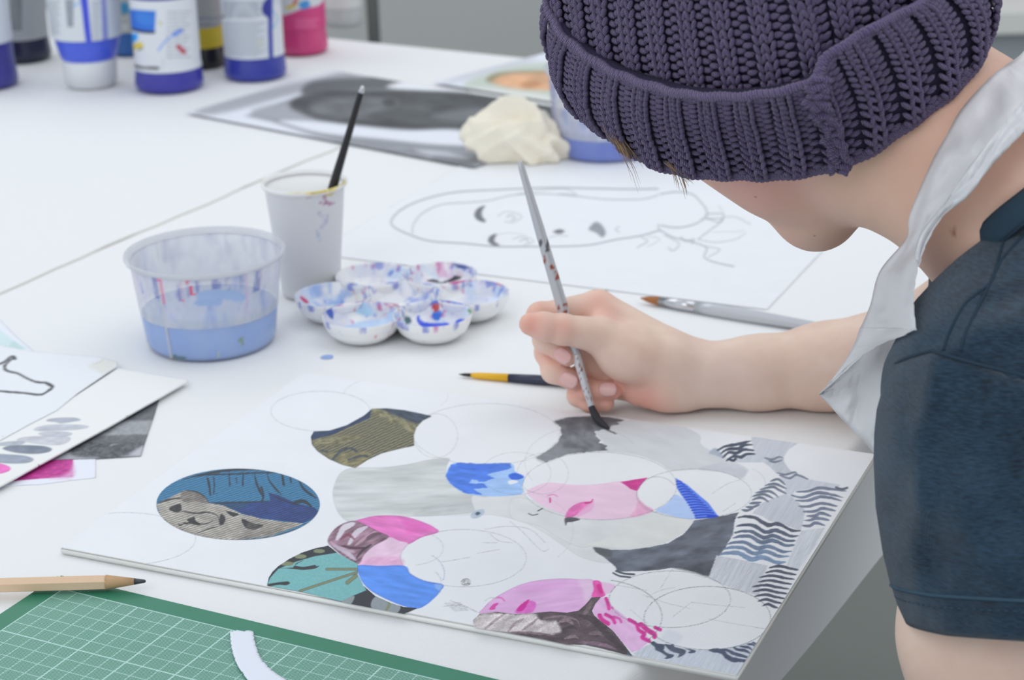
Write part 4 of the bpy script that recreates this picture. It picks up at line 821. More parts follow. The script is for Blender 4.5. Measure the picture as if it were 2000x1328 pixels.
# ---- flower palette
M_pal = mat('palette_plastic', (240, 240, 240), .3, attr=True, **{'Coat Weight': .3})
pc = np.array(U(785, 578, .017))[:2]; WR = .0283; WS = .0505
t = thing('flower_palette', 'white flower-shaped palette of seven wells smeared with blue and pink paint', 'palette', (pc[0], pc[1], 0))
wells = [(pc[0], pc[1])]
a00 = math.radians(-2)
for k in range(6): wells.append((pc[0]+WS*math.cos(a00+k*math.pi/3), pc[1]+WS*math.sin(a00+k*math.pi/3)))
pal_c = [(70, 100, 220), (120, 170, 235), (210, 120, 180), (160, 150, 220), (90, 140, 225), (196, 60, 130), (150, 190, 235)]
for i, (x, y) in enumerate(wells):
    prof = [(.0, .0006), (.012, .0006), (.0185, .0025), (.0245, .0075), (.0275, .0135), (.0284, .0178), (.0283, .0190), (.0275, .0190), (.0262, .0160), (.0222, .0100), (.0168, .0060), (.009, .0042), (0, .0038)]
    if i == 0: prof = prof[:-3]+[(.0145, .0062), (.0085, .0068), (.004, .0105), (0, .0120)]
    V, F = lathe(densify(prof, .0011), (x, y, 0), 110); V = np.array(V)
    p = Paint(V, (240, 240, 240)); r = np.hypot(V[:, 0]-x, V[:, 1]-y); th = np.arctan2(V[:, 1]-y, V[:, 0]-x)
    arc = np.arange(len(V))//110; inside = (arc > 8+arc.max()*.40) & (r > .003)
    nin = np.array([0.]); a_ = V[:, 0]*1000; b_ = V[:, 1]*1000
    def blob(sc, th0, gain, col, al, seed, mask):
        f = np.clip((fnoise(a_/sc, b_/sc, seed+i*13, 3)-th0)*gain, 0, 1)*al*mask; p.c[:] = p.c*(1-f[:, None])+np.array(col)*f[:, None]
    ins = inside.astype(float)
    blob(14, .40, 4, (212, 213, 230), .75, 1, ins); blob(10, .50, 4, (196, 216, 244), .7, 2, ins); blob(9, .62, 6, pal_c[i], .45, 3, ins); blob(6, .70, 10, (84, 116, 212), .6, 4, ins); blob(5, .74, 12, (206, 90, 156), .6, 5, ins)
    blob(5, .74, 12, (226, 206, 140), .4, 8, ins)
    rimm = ((r > .0245) & (V[:, 2] > .0145)).astype(float); blob(5, .60, 8, (110, 124, 206), .7, 6, rimm); blob(5, .70, 10, (196, 80, 140), .7, 7, rimm)
    outw = ((~inside) & (V[:, 2] < .016)).astype(float); blob(3, .78, 16, (216, 90, 90), .7, 9, outw); blob(3, .74, 12, (190, 214, 226), .6, 10, outw)
    p.frame(550, 490, 4.255); up = ins > 0
    c0 = p.c.copy()
    if i == 6:     # well nearest the viewer, right: vivid blue pool, red spot, green edge
        p.fill([(1120, 560), (1140, 535), (1165, 580), (1240, 600), (1380, 600), (1400, 640), (1440, 620), (1450, 580), (1500, 565), (1560, 600), (1520, 640), (1400, 655), (1240, 645), (1150, 620)], (44, 82, 224)); p.fill([(1250, 470), (1270, 420), (1315, 425), (1310, 500), (1280, 510)], (190, 40, 50)); p.fill([(1250, 520), (1330, 500), (1310, 575), (1260, 570)], (40, 110, 214)); p.fill([(1540, 500), (1590, 470), (1620, 500), (1590, 560), (1570, 520)], (92, 158, 78)); p.fill([(1180, 430), (1320, 405), (1500, 420), (1580, 470), (1480, 440), (1330, 430), (1200, 460)], (66, 110, 224), .85); p.fill([(1020, 560), (1060, 545), (1080, 590), (1040, 610)], (56, 92, 104), .9)
    if i == 5:     # front left: pale blue with a cobalt corner
        p.fill([(360, 480), (420, 480), (430, 560), (390, 545)], (48, 86, 184)); p.fill([(500, 640), (640, 590), (850, 560), (900, 480), (960, 470), (970, 560), (800, 640), (620, 660)], (196, 220, 250), .9); p.fill([(580, 480), (680, 420), (760, 480), (740, 540), (660, 530)], (132, 184, 224), .7, soft=6)
    if i == 0: p.fill([(770, 380), (820, 300), (880, 270), (960, 330), (1020, 430), (900, 440), (790, 410)], (238, 240, 242), .9, soft=4); p.fill([(680, 250), (840, 245), (780, 268)], (196, 60, 110)); p.fill([(830, 430), (980, 450), (900, 460)], (190, 50, 90)); p.fill([(1180, 270), (1290, 330), (1280, 390), (1240, 330)], (130, 170, 238), .8)  # centre well: the white patch is glare painted into the colour
    if i == 4: p.fill([(150, 380), (180, 385), (230, 430), (190, 430)], (206, 30, 100))
    if i == 1: p.fill([(1400, 250), (1640, 220), (1560, 250), (1440, 285)], (210, 80, 150)); p.fill([(1780, 265), (1870, 270), (1820, 290)], (196, 50, 120))
    if i == 2: p.fill([(1200, 245), (1280, 238), (1320, 260), (1400, 235), (1440, 205), (1490, 215), (1470, 240), (1380, 262), (1300, 268)], (34, 34, 38)); p.fill([(1440, 100), (1560, 130), (1540, 150), (1440, 130)], (60, 80, 150))
    p.c = np.where(up[:, None], p.c, c0)
    o = mesh_obj('well', V, F, M_pal, t, True); set_col(o, p.c)
# ================================================================== rag
M_rag = mat('cream_cotton_rag', (243, 235, 217), .9, noise=(60, .05), bump=(500, .2, .0005))
rc = np.array(U(1006, 322, 0))+np.array([0, .014, 0])
bm = bmesh.new(); bmesh.ops.create_icosphere(bm, subdivisions=6, radius=1); V = np.array([v.co[:] for v in bm.verts]); F = np.array([[v.index for v in f.verts] for f in bm.faces]); bm.free()
th = np.arctan2(V[:, 1], V[:, 0]); ph = V[:, 2]
def rid(x, y, s): return 1-np.abs(2*vnoise(x, y, s)-1)
r1 = rid(V[:, 0]*1.7+V[:, 2]*1.3+9, V[:, 1]*1.6+V[:, 2]*.9+4, 3); r2 = rid(V[:, 0]*3.4-V[:, 2]*2+9, V[:, 1]*3+V[:, 2]*1.6+2, 5); r3 = rid(V[:, 0]*9+V[:, 2]*4+9, V[:, 1]*8-V[:, 2]*5+2, 6)
r = .52+.40*r1**1.5+.16*r2+.03*r3
W = V*r[:, None]; W[:, 0] *= .046; W[:, 1] *= .024; W[:, 2] *= .034
wing = np.clip(-V[:, 0], 0, 1)**2; W[:, 0] -= wing*.022; W[:, 2] += .006*np.clip(-V[:, 0], 0, 1)
pk_ = np.exp(-((V[:, 0]+.15)**2+(V[:, 1])**2)*3)*np.clip(V[:, 2], 0, 1); W[:, 2] += pk_*.014
W[:, 2] = np.maximum(W[:, 2]+.016, .0008+.001*r3)
o = mesh_obj('cleaning_rag', W+rc+np.array([.012, 0, 0]), F, M_rag, None, True); tag(o, 'crumpled cream cotton rag between the grey portrait print and the far water tub', 'rag')

M_spot = mat('blue_spot', (150, 176, 226), .6, noise=(300, .1))
sp0 = [U(a, b, .0004) for a, b in crspline([(626, 697), (636, 693), (650, 694), (648, 700), (632, 701)], 5, True)]
o = MB().add(sp0, [tuple(range(len(sp0)))[::-1]]).build('paint_spot', M_spot); tag(o, 'small pale blue paint spot on the cloth in front of the palette', 'paint spot')
# ================================================================== loose brushes
def lying(p0, p1, z0, z1): return U(p0[0], p0[1], z0), U(p1[0], p1[1], z1)
a, b = lying((896, 731), (1140, 748), .0022, .004); LL = .150
b = Vector(a)+(Vector(b)-Vector(a)).normalized()*LL
brush('paint_brush', 'fine brush with a yellow neck and navy handle, lying behind the painting hand', (a, b), [('bristles', [(0, .0002), (.004, .0011), (.0095, .0014)], M_hairb, None, 12), ('ferrule', [(.009, .0016), (.014, .0022), (.036, .0028)], M_yellow, 'yellow neck', 16), ('handle', [(.0355, .0028), (.055, .0034), (.075, .0030), (.12, .0022), (LL, .0012)], M_navyl, 'navy lacquered handle', 16)])
a, b = lying((1251, 582), (1650, 648), .0042, .0045); d_ = (Vector(b)-Vector(a)).normalized(); LL = .215; b = Vector(a)+d_*LL
brush('paint_brush', 'silver-handled brush with rust-brown bristles, lying behind the forearm', (a, b), [('bristles', [(0, .0004), (.006, .0022), (.0135, .0033), (.0165, .0034)], M_sable, 'rust-brown pointed bristles', 16), ('ferrule', [(.016, .0035), (.030, .0040), (.0315, .0044), (.033, .0041), (.0345, .0044), (.036, .0041), (.046, .0042)], M_silver, 'shiny metal ferrule', 20), ('handle', [(.0455, .0043), (.060, .0050), (.085, .0050), (.14, .0036), (LL, .0022)], M_grey_lac, 'silver lacquered handle', 20)])

# ================================================================== paint bottles
def bottle(c, R, H, col, label, bands, glossy=.35, capcol=None, flip=False, lab=None, seed=0, flare=True, waist=.93, namecat='bottle'):
    """bands: list of (z0, z1, colour, radius) printed wraps, lab: paint function of the wrap"""
    t = thing('paint_bottle', label, namecat, (c[0], c[1], 0), 'paint bottles at the back of the table')
    Mb = mat('bottle_plastic', col, glossy, **{'Coat Weight': .25, 'noise': (20, .05)})
    w_ = R*waist
    if not flip:
        prof = [(0, .002), (R*.86, .0008), (R*.97, .003), (R, .007 if flare else .006), (R*.985, .014), (w_, .030), (w_, H*.78), (w_*.9, H*.86), (w_*.5, H*.91), (w_*.36, H*.93), (w_*.36, H*.945)]
        V, F = lathe(densify(prof, .006), (c[0], c[1], 0), 72, True); mesh_obj('body', V, F, Mb, t, True)
        Mc = mat('cap_plastic', capcol or col, .4); V, F = lathe([(w_*.44, H*.925), (w_*.46, H*.93), (w_*.46, H*.985), (w_*.40, H), (0, H)], (c[0], c[1], 0), 48); mesh_obj('cap', V, F, Mc, t, True)
    else:
        ch = .030; prof = [(R*.74, ch), (R*.80, ch+.004), (R*.97, ch+.032), (R, ch+.045), (R*1.02, H*.93), (R*.96, H*.985), (R*.7, H), (0, H)]
        V, F = lathe(densify(prof, .006), (c[0], c[1], 0), 72, True); mesh_obj('body', V, F, Mb, t, True)
        Mc = mat('cap_plastic', capcol, .4); V, F = lathe([(0, .0008), (R*.62, .0008), (R*.70, .003), (R*.71, .006), (R*.735, .0065), (R*.77, ch-.002), (R*.75, ch+.001), (R*.6, ch+.001)], (c[0], c[1], 0), 60); mesh_obj('cap', V, F, Mc, t, True, 'white screw cap the bottle stands on')
    for (z0, z1, lc, fr, pf, nm) in bands:
        rr_ = R*1.006+.0006 if flip else w_+.0008
        rb = (lambda z: R*(.97+.05*min(1, max(0, (z-.06)/.1)))+.0012) if flip else (lambda z: w_+.0008 if z > .030 else w_+(R*.985-w_)*(.030-z)/.016+.0008)
        n = 240; rows = max(3, int((z1-z0)/.0011)); V = []; F = []
        for i in range(rows+1):
            z = z0+(z1-z0)*i/rows
            for k in range(n):
                a = 2*math.pi*k/n; V.append((c[0]+rb(z)*math.cos(a), c[1]+rb(z)*math.sin(a), z))
        for i in range(rows):
            for k in range(n): F.append((i*n+k, i*n+(k+1) % n, (i+1)*n+(k+1) % n, (i+1)*n+k))
        V = np.array(V); p = Paint(V, lc); m0 = p.c.copy()
        if pf: pf(p)
        back = V[:, 1] > c[1]+.004; p.c = np.where(back[:, None], m0, p.c)
        o = mesh_obj(nm, V, F, M_label, t, True); set_col(o, p.c)
    return t
M_label = mat('label_print', (225, 225, 225), .5, attr=True)
def lines(p, x0, x1, ya_, yb_, n, col=(150, 156, 166), w_=2.0, slope=0.):
    for k in range(n):
        y = ya_+(yb_-ya_)*k/max(1, n-1); xe = x1-((k*37) % 11)/11*(x1-x0)*.25; p.stroke([(x0, y), (xe, y+slope*(xe-x0))], w_, col, .8, smooth=False)
def base(cx, ybot, halfpx):
    f = np.array(U(cx, ybot, 0)); dep = FWD.dot(Vector(f)-CAMLOC); R = halfpx/FPX*dep; return (f[0], f[1]+R), R
BLUE = (58, 56, 158); WH_ = (222, 225, 230)
# centre blue bottle
def l1(p):
    p.frame(0, 0, 5)
    p.fill([(1255, 90), (1520, 110), (1510, 300), (1400, 310), (1262, 275)], (44, 112, 214), smooth=False, soft=4); p.fill([(1330, 130), (1480, 150), (1480, 250), (1350, 220)], (70, 142, 228), .6, soft=8)
    p.stroke([(1270, 280), (1400, 312), (1505, 314)], 5, (30, 38, 80)); p.stroke([(1310, 640), (1400, 662), (1545, 668)], 5, (52, 52, 54))
    p.fill([(1265, 340), (1340, 330), (1335, 390), (1285, 410)], (44, 160, 244), soft=4); p.fill([(1270, 500), (1310, 430), (1390, 420), (1385, 470), (1330, 470), (1300, 520)], (226, 200, 60), soft=4); p.stroke([(1350, 490), (1390, 470)], 3, (110, 110, 90))
    lines(p, 1630, 1860, 120, 560, 12, (160, 164, 172), 2.4, -.03); p.stroke([(1550, 490), (1600, 420), (1650, 370), (1720, 340), (1770, 290)], 4.5, (140, 170, 238), .8); p.stroke([(1700, 330), (1770, 300)], 8, (96, 134, 228), .8); p.stroke([(1740, 455), (1800, 510)], 8, (190, 60, 80)); p.stroke([(1555, 210), (1575, 240)], 4, (206, 200, 150)); p.stroke([(1590, 570), (1592, 690)], 2, (200, 204, 210))
c, R = base(322, 187, 68)
bottle(c, R, .200, BLUE, 'blue paint bottle with a splattered white label, front and centre of the bottle row', [(.024, .101, WH_, 0, l1, 'label')], seed=1)
# third blue bottle
def l2(p):
    p.frame(0, 0, 2.667)
    lines(p, 1165, 1385, 10, 92, 9, (150, 156, 166), 2.4); lines(p, 1170, 1380, 118, 290, 14, (160, 165, 174), 2.4); p.stroke([(1160, 98), (1390, 98)], 2, (236, 238, 240)); p.stroke([(1410, -20), (1408, 150), (1412, 300)], 8.5, (60, 66, 170), smooth=False); p.fill([(1400, -10), (1370, 20), (1365, 60), (1385, 85), (1405, 90)], (52, 56, 150)); p.fill([(1425, 20), (1475, 30), (1470, 290), (1425, 290)], (228, 230, 236), smooth=False); p.stroke([(1420, 50), (1445, 100), (1420, 150)], 3, (120, 180, 220), .7); p.fill([(1340, 210), (1370, 205), (1375, 245), (1345, 245)], (206, 206, 200), .7); p.stroke([(1145, 85), (1165, 88)], 4, (90, 92, 96))
c, R = base(493, 163, 62)
bottle(c, R, .200, (52, 62, 160), 'blue paint bottle with a white text label, right of the splattered one', [(.026, .150, (216, 221, 228), 0, l2, 'label')], seed=2)
# pink bottle
def l3(p):
    p.frame(0, 0, 2.667); p.fill([(1470, -60), (1690, -60), (1670, 20), (1600, 40), (1560, 50), (1510, 70), (1465, 70)], (214, 218, 222)); p.stroke([(1500, 40), (1530, 30), (1545, 5)], 7, (220, 196, 60)); p.fill([(1555, 20), (1600, 0), (1615, 30), (1580, 50)], (70, 150, 214)); p.stroke([(1530, 20), (1545, -5)], 5, (210, 60, 110)); lines(p, 1540, 1660, 105, 145, 4, (232, 130, 170), 2, -.05)
    p.stroke([(1550, 190), (1590, 180)], 3, (240, 170, 196)); p.stroke([(1605, 178), (1630, 172)], 4, (240, 180, 204))
c, R = base(586, 112, 52)
bottle(c, R, .195, (204, 62, 122), 'pink paint bottle right of the blue ones in the row', [(.030, .150, (208, 66, 126), 0, l3, 'label')], seed=3, capcol=(210, 80, 130))
# clear white bottle at the end
def l4(p): p.frame(0, 0, 4.444*1); p.x = p.x-0; lines(p, 2850, 3080, 30, 60, 3, (214, 216, 214), 2)
c, R = base(668, 57, 38)
bottle(c, R, .170, (198, 202, 202), 'small milky white bottle, last on the right of the bottle row', [(.024, .12, (224, 226, 222), 0, None, 'label')], seed=4, flare=False, waist=.97, capcol=(200, 200, 198))
# turquoise bottle
def l5(p): p.frame(0, 0, 5); p.fill([(1090, 100), (1180, 30), (1250, 40), (1250, 130), (1120, 130)], (60, 150, 196), soft=6); p.stroke([(1060, 150), (1240, 140)], 3, (150, 150, 146)); p.stroke([(1070, 220), (1110, 230), (1100, 300)], 6, (212, 188, 80)); p.stroke([(1140, 200), (1240, 205)], 3, (160, 164, 168)); p.fill([(1150, 240), (1240, 240), (1240, 290), (1160, 300)], (206, 208, 206)); p.stroke([(1060, 180), (1240, 175)], 3, (206, 208, 206))
c, R = base(248, 112, 46)
bottle(c, R, .190, (42, 100, 172), 'teal blue paint bottle standing behind the two front blue bottles', [(.028, .140, (186, 190, 188), 0, l5, 'label')], seed=5)
# black bottle with yellow band
c, R = base(392, 138, 46)
bottle(c, R, .195, (24, 24, 26), 'black paint bottle with a yellow band, squeezed between two blue bottles', [(.024, .047, (206, 182, 44), 0, None, 'yellow_band'), (.047, .145, (168, 168, 166), 0, lambda p: (p.frame(0, 0, 2.667), lines(p, 1020, 1140, 95, 130, 2, (120, 128, 160), 4)), 'label')], seed=6)
# upside-down bottle
def l6(p):
    p.frame(0, 0, 5); p.fill([(780, -50), (850, -50), (895, 420), (840, 420)], (64, 78, 214), smooth=False); lines(p, 430, 590, 10, 330, 16, (160, 165, 172), 2.2); p.fill([(630, -20), (720, -20), (720, 270), (660, 270)], (176, 182, 192), .8, smooth=False)
    for k in range(12): p.stroke([(640+k*2, 10+k*22), (712, 6+k*22)], 2.2, (96, 100, 112), .8)
    lines(p, 900, 980, 20, 380, 16, (160, 165, 176), 2.2); p.stroke([(720, 60), (770, 30)], 4, (120, 180, 240), .7); p.stroke([(520, 410), (570, 420)], 6, (206, 200, 110), .6); p.fill([(990, -30), (1030, -30), (1060, 380), (1000, 400)], (110, 116, 200), .7, smooth=False)
c, R = base(166, 183, 72)
R = R*.97
bottle(c, R, .205, (74, 98, 222), 'upside-down bright blue bottle standing on its white cap', [(.056, .185, (216, 221, 226), 0, l6, 'label')], capcol=(226, 228, 230), flip=True, seed=7)
# dark navy bottle
def l7(p):
    p.frame(0, 0, 5)
    for k in range(17): p.stroke([(105, -10+k*19), (210, -14+k*19)], 2.6, (92, 96, 98), .85)
    lines(p, 225, 330, 0, 330, 12, (160, 164, 168), 2)
c, R = base(34, 127, 56)
bottle(c, R, .200, (30, 34, 62), 'dark navy bottle with a grey barcode label, second from the left edge', [(.027, .150, (172, 176, 178), 0, l7, 'label')], seed=8)
c, R = base(-44, 182, 66)
bottle(c, R, .200, (54, 54, 140), 'blue bottle cut off by the left edge of the picture', [(.05, .15, (214, 218, 226), 0, None, 'label')], seed=9)
# ================================================================== person
class Field:
    def __init__(s, lo, hi, h):
        s.lo = np.array(lo, float); s.h = h; s.n = np.ceil((np.array(hi)-s.lo)/h).astype(int)+1
        s.a = np.full(s.n, 9., 'f')
    def _sl(s, blo, bhi):
        i0 = np.clip(np.floor((np.array(blo)-s.lo)/s.h).astype(int), 0, s.n); i1 = np.clip(np.ceil((np.array(bhi)-s.lo)/s.h).astype(int)+1, 0, s.n)
        if (i1 <= i0).any(): return None, None
        ax = [s.lo[k]+s.h*np.arange(i0[k], i1[k]) for k in range(3)]
        return tuple(slice(i0[k], i1[k]) for k in range(3)), np.meshgrid(*ax, indexing='ij', sparse=True)
    def put(s, sl, d, k):
        a = s.a[sl]
        if k > 0:
            hh = np.clip(.5+.5*(a-d)/k, 0, 1); s.a[sl] = a*(1-hh)+d*hh-k*hh*(1-hh)
        else: s.a[sl] = np.minimum(a, d)
    def cone(s, p, q, r0, r1, k=.006):
        p = np.array(p, float); q = np.array(q, float); m = max(r0, r1)+k*1.5+s.h*3
        sl, g = s._sl(np.minimum(p, q)-m, np.maximum(p, q)+m)
        if sl is None: return s
        X, Y, Z = g; d = q-p; L = d@d+1e-12
        t = np.clip(((X-p[0])*d[0]+(Y-p[1])*d[1]+(Z-p[2])*d[2])/L, 0, 1)
        dd = np.sqrt((X-p[0]-t*d[0])**2+(Y-p[1]-t*d[1])**2+(Z-p[2]-t*d[2])**2)-(r0+(r1-r0)*t)
        s.put(sl, dd.astype('f'), k); return s
    def ell(s, c, axes, rad, k=.006):
        c = np.array(c, float); m = max(rad)+k*1.5+s.h*3; sl, g = s._sl(c-m, c+m)
        if sl is None: return s
        X, Y, Z = g; X = X-c[0]; Y = Y-c[1]; Z = Z-c[2]
        u = [(X*a[0]+Y*a[1]+Z*a[2]) for a in axes]
        k0 = np.sqrt(sum((u[i]/rad[i])**2 for i in range(3))); k1 = np.sqrt(sum((u[i]/rad[i]**2)**2 for i in range(3)))+1e-9
        s.put(sl, (k0*(k0-1)/k1).astype('f'), k); return s
    def merge(s, o, k): s.put((slice(None),)*3, o.a, k); return s
    def sub(s, o, k=.004): s.a = np.maximum(s.a, -o.a); return s
    def mesh(s, smooth=4):
        a = s.a; ins = a < 0; n = np.array(a.shape)
        cell = np.zeros(n-1, int); corners = [(i, j, k) for i in (0, 1) for j in (0, 1) for k in (0, 1)]
        for c in corners: cell += ins[c[0]:n[0]-1+c[0], c[1]:n[1]-1+c[1], c[2]:n[2]-1+c[2]]
        act = np.argwhere((cell > 0) & (cell < 8)); idx = -np.ones(n-1, int); idx[tuple(act.T)] = np.arange(len(act))
        acc = np.zeros((len(act), 3)); cnt = np.zeros(len(act))
        for c0 in corners:
            for ax in range(3):
                if c0[ax]: continue
                c1 = list(c0); c1[ax] = 1
                v0 = a[tuple((act+c0).T)]; v1 = a[tuple((act+c1).T)]; m = (v0 < 0) != (v1 < 0)
                t = np.where(m, v0/(v0-v1+1e-12), 0); p = np.tile(np.array(c0, float), (len(act), 1)); p[:, ax] += t
                acc[m] += p[m]; cnt[m] += 1
        V = s.lo+(act+acc/cnt[:, None])*s.h; Fs = []
        for ax in range(3):
            sh = [slice(0, n[k]) for k in range(3)]; s0 = list(sh); s1 = list(sh); s0[ax] = slice(0, n[ax]-1); s1[ax] = slice(1, n[ax])
            e = np.argwhere(ins[tuple(s0)] != ins[tuple(s1)]); b, c = [(1, 2), (2, 0), (0, 1)][ax]
            e = e[(e[:, b] > 0) & (e[:, c] > 0) & (e[:, b] < n[b]-1) & (e[:, c] < n[c]-1)]
            fl = ins[tuple(e.T)]
            q = []
            for db, dc in ((1, 1), (0, 1), (0, 0), (1, 0)):
                w_ = e.copy(); w_[:, b] -= db; w_[:, c] -= dc; q.append(idx[tuple(w_.T)])
            f = np.stack(q, 1); f[~fl] = f[~fl][:, ::-1]; Fs.append(f)
        F = np.vstack(Fs); F = F[(F >= 0).all(1)]
        E_ = np.vstack([F[:, [0, 1]], F[:, [1, 2]], F[:, [2, 3]], F[:, [3, 0]]])
        for _ in range(smooth):
            for lam in (.5, -.52):
                sm = np.zeros_like(V); c = np.zeros(len(V))
                for k in range(3): sm[:, k] = np.bincount(E_[:, 0], V[E_[:, 1], k], len(V))+np.bincount(E_[:, 1], V[E_[:, 0], k], len(V))
                c = np.bincount(E_[:, 0], minlength=len(V))+np.bincount(E_[:, 1], minlength=len(V))
                V = V+lam*(sm/np.maximum(c, 1)[:, None]-V)
        return V, F
def Dn(px, py, d): return np.array(D(px, py, d))
def Un(px, py, z): return np.array(U(px, py, z))
def c2w(r, u, t): return np.array(RIGHT)*r+np.array(UP)*u-np.array(FWD)*t       # right, up, toward the viewer
# head frame
HC = Dn(1505, 21, 1.0); HF = c2w(-.83, -.25, -.50); HU = c2w(-.55, .55, .63); HS = c2w(-.12, -.80, .59)
person = thing('person', 'person in a purple knitted hat and dark teal t-shirt, bent over painting', 'person', (.42, .84, FLZ))
# ---- body, chunk 1: head and neck
f1 = Field((-.06, .80, .02), (.42, 1.22, .46), .0025)
f1.ell(HC+c2w(-.004, .012, .026), (HF, HS, HU), (.074, .058, .050), .01)
f1.cone(Dn(1455, 205, 1.03), Dn(1540, 254, 1.025), .043, .044, .02)
f1.cone(Dn(1540, 254, 1.025), Dn(1592, 409, 1.04), .044, .0158, .02)
f1.cone(Dn(1500, 270, 1.07), Dn(1600, 405, 1.055), .040, .015, .02)
f1.cone(Dn(1592, 409, 1.045), Dn(1690, 330, 1.00), .0150, .024, .018)
f1.cone(Dn(1600, 404, 1.06), Dn(1660, 320, 1.06), .0145, .024, .018)
f1.cone(Dn(1700, 183, .985), Dn(1822, 268, .985), .047, .046, .02)
f1.cone(Dn(1822, 268, .985), Dn(2004, 392, .965), .046, .056, .02)
f1.cone(Dn(1690, 300, .985), Dn(1835, 375, .965), .018, .011, .02)             # sternomastoid
f1.cone(Dn(2004, 400, .965), Dn(2150, 600, .995), .050, .055, .02)
f1.cone(Dn(2020, 430, .99), Dn(2080, 640, 1.0), .042, .05, .02)
f1.cone(Dn(1350, 215, 1.10), Dn(1412, 322, 1.118), .008, .0105, .008)          # nose
f1.ell(Dn(1412, 326, 1.112), (HF, HS, HU), (.010, .013, .008), .006)
f1.cone(Dn(1478, 352, 1.098), Dn(1486, 340, 1.112), .0052, .0042, .006); f1.cone(Dn(1500, 368, 1.094), Dn(1510, 356, 1.106), .0058, .0046, .006)   # lips
for q in ((1395, 262, 1.078), (1352, 200, 1.115)): f1.ell(Dn(*q), (HF, HS, HU), (.011, .013, .011), .006)   # eyelids
V1, F1 = f1.mesh(5)
# ---- chunk 2: torso, left arm
f2 = Field((.12, .60, -.33), (.80, 1.34, .30), .0042)
NB = Dn(2000, 392, .965)                                                      # base of neck
BK_ = np.array([.87, -.50, 0]); SD = np.array([-.50, -.87, 0.])                # backwards, to the person's left
hip = NB+BK_*.24+np.array([0, 0, -.42])
sl_ = Dn(2010, 735, .925); sr_ = NB-SD*.15+BK_*.03+np.array([0, 0, -.045])
f2.cone(NB+BK_*.05+np.array([0, 0, -.03]), NB+BK_*.07+np.array([0, 0, -.09]), .046, .070, .02)
f2.cone(sl_, NB+BK_*.06+np.array([0, 0, -.07]), .043, .062, .03); f2.cone(sr_, NB+BK_*.06+np.array([0, 0, -.07]), .043, .062, .03)
chest = NB+BK_*.12+np.array([0, 0, -.16])
f2.ell(chest, (BK_, SD, (0, 0, 1)), (.085, .125, .13), .03); f2.ell((chest+hip)/2, (BK_, SD, (0, 0, 1)), (.078, .11, .15), .03); f2.ell(hip, (BK_, SD, (0, 0, 1)), (.095, .125, .10), .03)
elb = Dn(1985, 1560, .955)
f2.cone(sl_, Dn(1962, 1240, .945), .046, .0455, .02); f2.cone(Dn(1962, 1240, .945), elb, .0455, .035, .02)
wr2 = elb+np.array([-.02, .075, -.19])
f2.cone(elb, wr2, .035, .022, .02)
def simple_hand(f, w_, fd, sd, dn):     # relaxed hand: palm and five curled fingers
    fd, sd, dn = (np.array(v)/np.linalg.norm(v) for v in (fd, sd, dn))
    f.ell(w_+fd*.045, (fd, sd, dn), (.048, .036, .014), .01)
    for i, (o, L_) in enumerate(((-.027, .07), (-.009, .078), (.009, .073), (.026, .058))):
        a = w_+fd*.078+sd*o; b = a+fd*L_*.45+dn*.008; c = b+fd*L_*.28+dn*.018; d = c+fd*L_*.12+dn*.018
        f.cone(a, b, .0092, .0085, .004); f.cone(b, c, .0085, .0076, .004); f.cone(c, d, .0076, .0062, .004)
    a = w_+fd*.025-sd*.03; b = a-sd*.022+fd*.022+dn*.006; c = b+fd*.028-sd*.004+dn*.006; f.cone(a, b, .013, .0105, .008); f.cone(b, c, .0105, .008, .004)
simple_hand(f2, wr2, (-.1, .5, -.75), (.8, .4, .1), (-.5, .6, 0))
V2, F2 = f2.mesh(5)
# ---- chunk 3: right arm and painting hand
f3 = Field((-.01, 1.13, -.004), (.40, 1.28, .175), .00135)
palm = f3
W0 = Dn(1345, 733, 1.3065)
palm.cone(W0, Un(1480, 728, .0235), .0212, .0228, .01); palm.cone(Un(1480, 728, .0235), Un(1610, 716, .0275), .0228, .0270, .01)
palm.cone(Un(1610, 716, .0275), Un(1800, 694, .045), .0270, .036, .01)
palm.cone(Dn(1340, 708, 1.3065), Dn(1168, 600, 1.311), .0152, .0112, .008)
palm.cone(Dn(1340, 722, 1.309), Dn(1184, 640, 1.323), .0185, .0125, .008); palm.cone(Dn(1335, 738, 1.309), Dn(1202, 690, 1.324), .0185, .0120, .008)
palm.cone(Dn(1325, 758, 1.304), Dn(1226, 738, 1.318), .0135, .0105, .008); palm.cone(Dn(1292, 768, 1.299), Dn(1246, 762, 1.303), .0112, .0100, .010)
palm.cone(Dn(1300, 706, 1.297), Dn(1218, 690, 1.290), .0180, .0170, .010)             # thenar
palm.cone(Dn(1230, 690, 1.290), Dn(1172, 657, 1.2845), .0168, .0115, .008)
palm.cone(Dn(1152, 662, 1.3165), Dn(1205, 722, 1.316), .0105, .013, .006); palm.cone(Dn(1150, 690, 1.3165), Dn(1215, 745, 1.314), .0095, .012, .006)
palm.cone(Dn(1172, 654, 1.288), Dn(1172, 612, 1.306), .0070, .0070, .010)             # web
def finger(js, k=.0022):
    g = Field((-.01, 1.13, -.004), (.11, 1.28, .11), .00135); g.lo = f3.lo.copy()
    for (p, r0), (q, r1) in zip(js[:-1], js[1:]): g.cone(p, q, r0, r1, .003)
    for (p, r0) in js[1:-1]: g.cone(p, p, r0*1.04, r0*1.04, .002)
    return g
def fuse(g, k):
    n = g.n; sl = tuple(slice(0, n[i]) for i in range(3)); f3.put(sl, g.a, k)
thumb = finger([(Dn(1172, 655, 1.284), .0116), (Dn(1098, 643, 1.2735), .0094), (Dn(1062, 638, 1.2705), .0088), (Dn(1036, 633, 1.269), .0072)])
index = finger([(Dn(1168, 600, 1.311), .0108), (Dn(1056, 618, 1.2985), .0088), (Dn(1066, 664, 1.290), .0078), (Dn(1108, 697, 1.2885), .0062)])
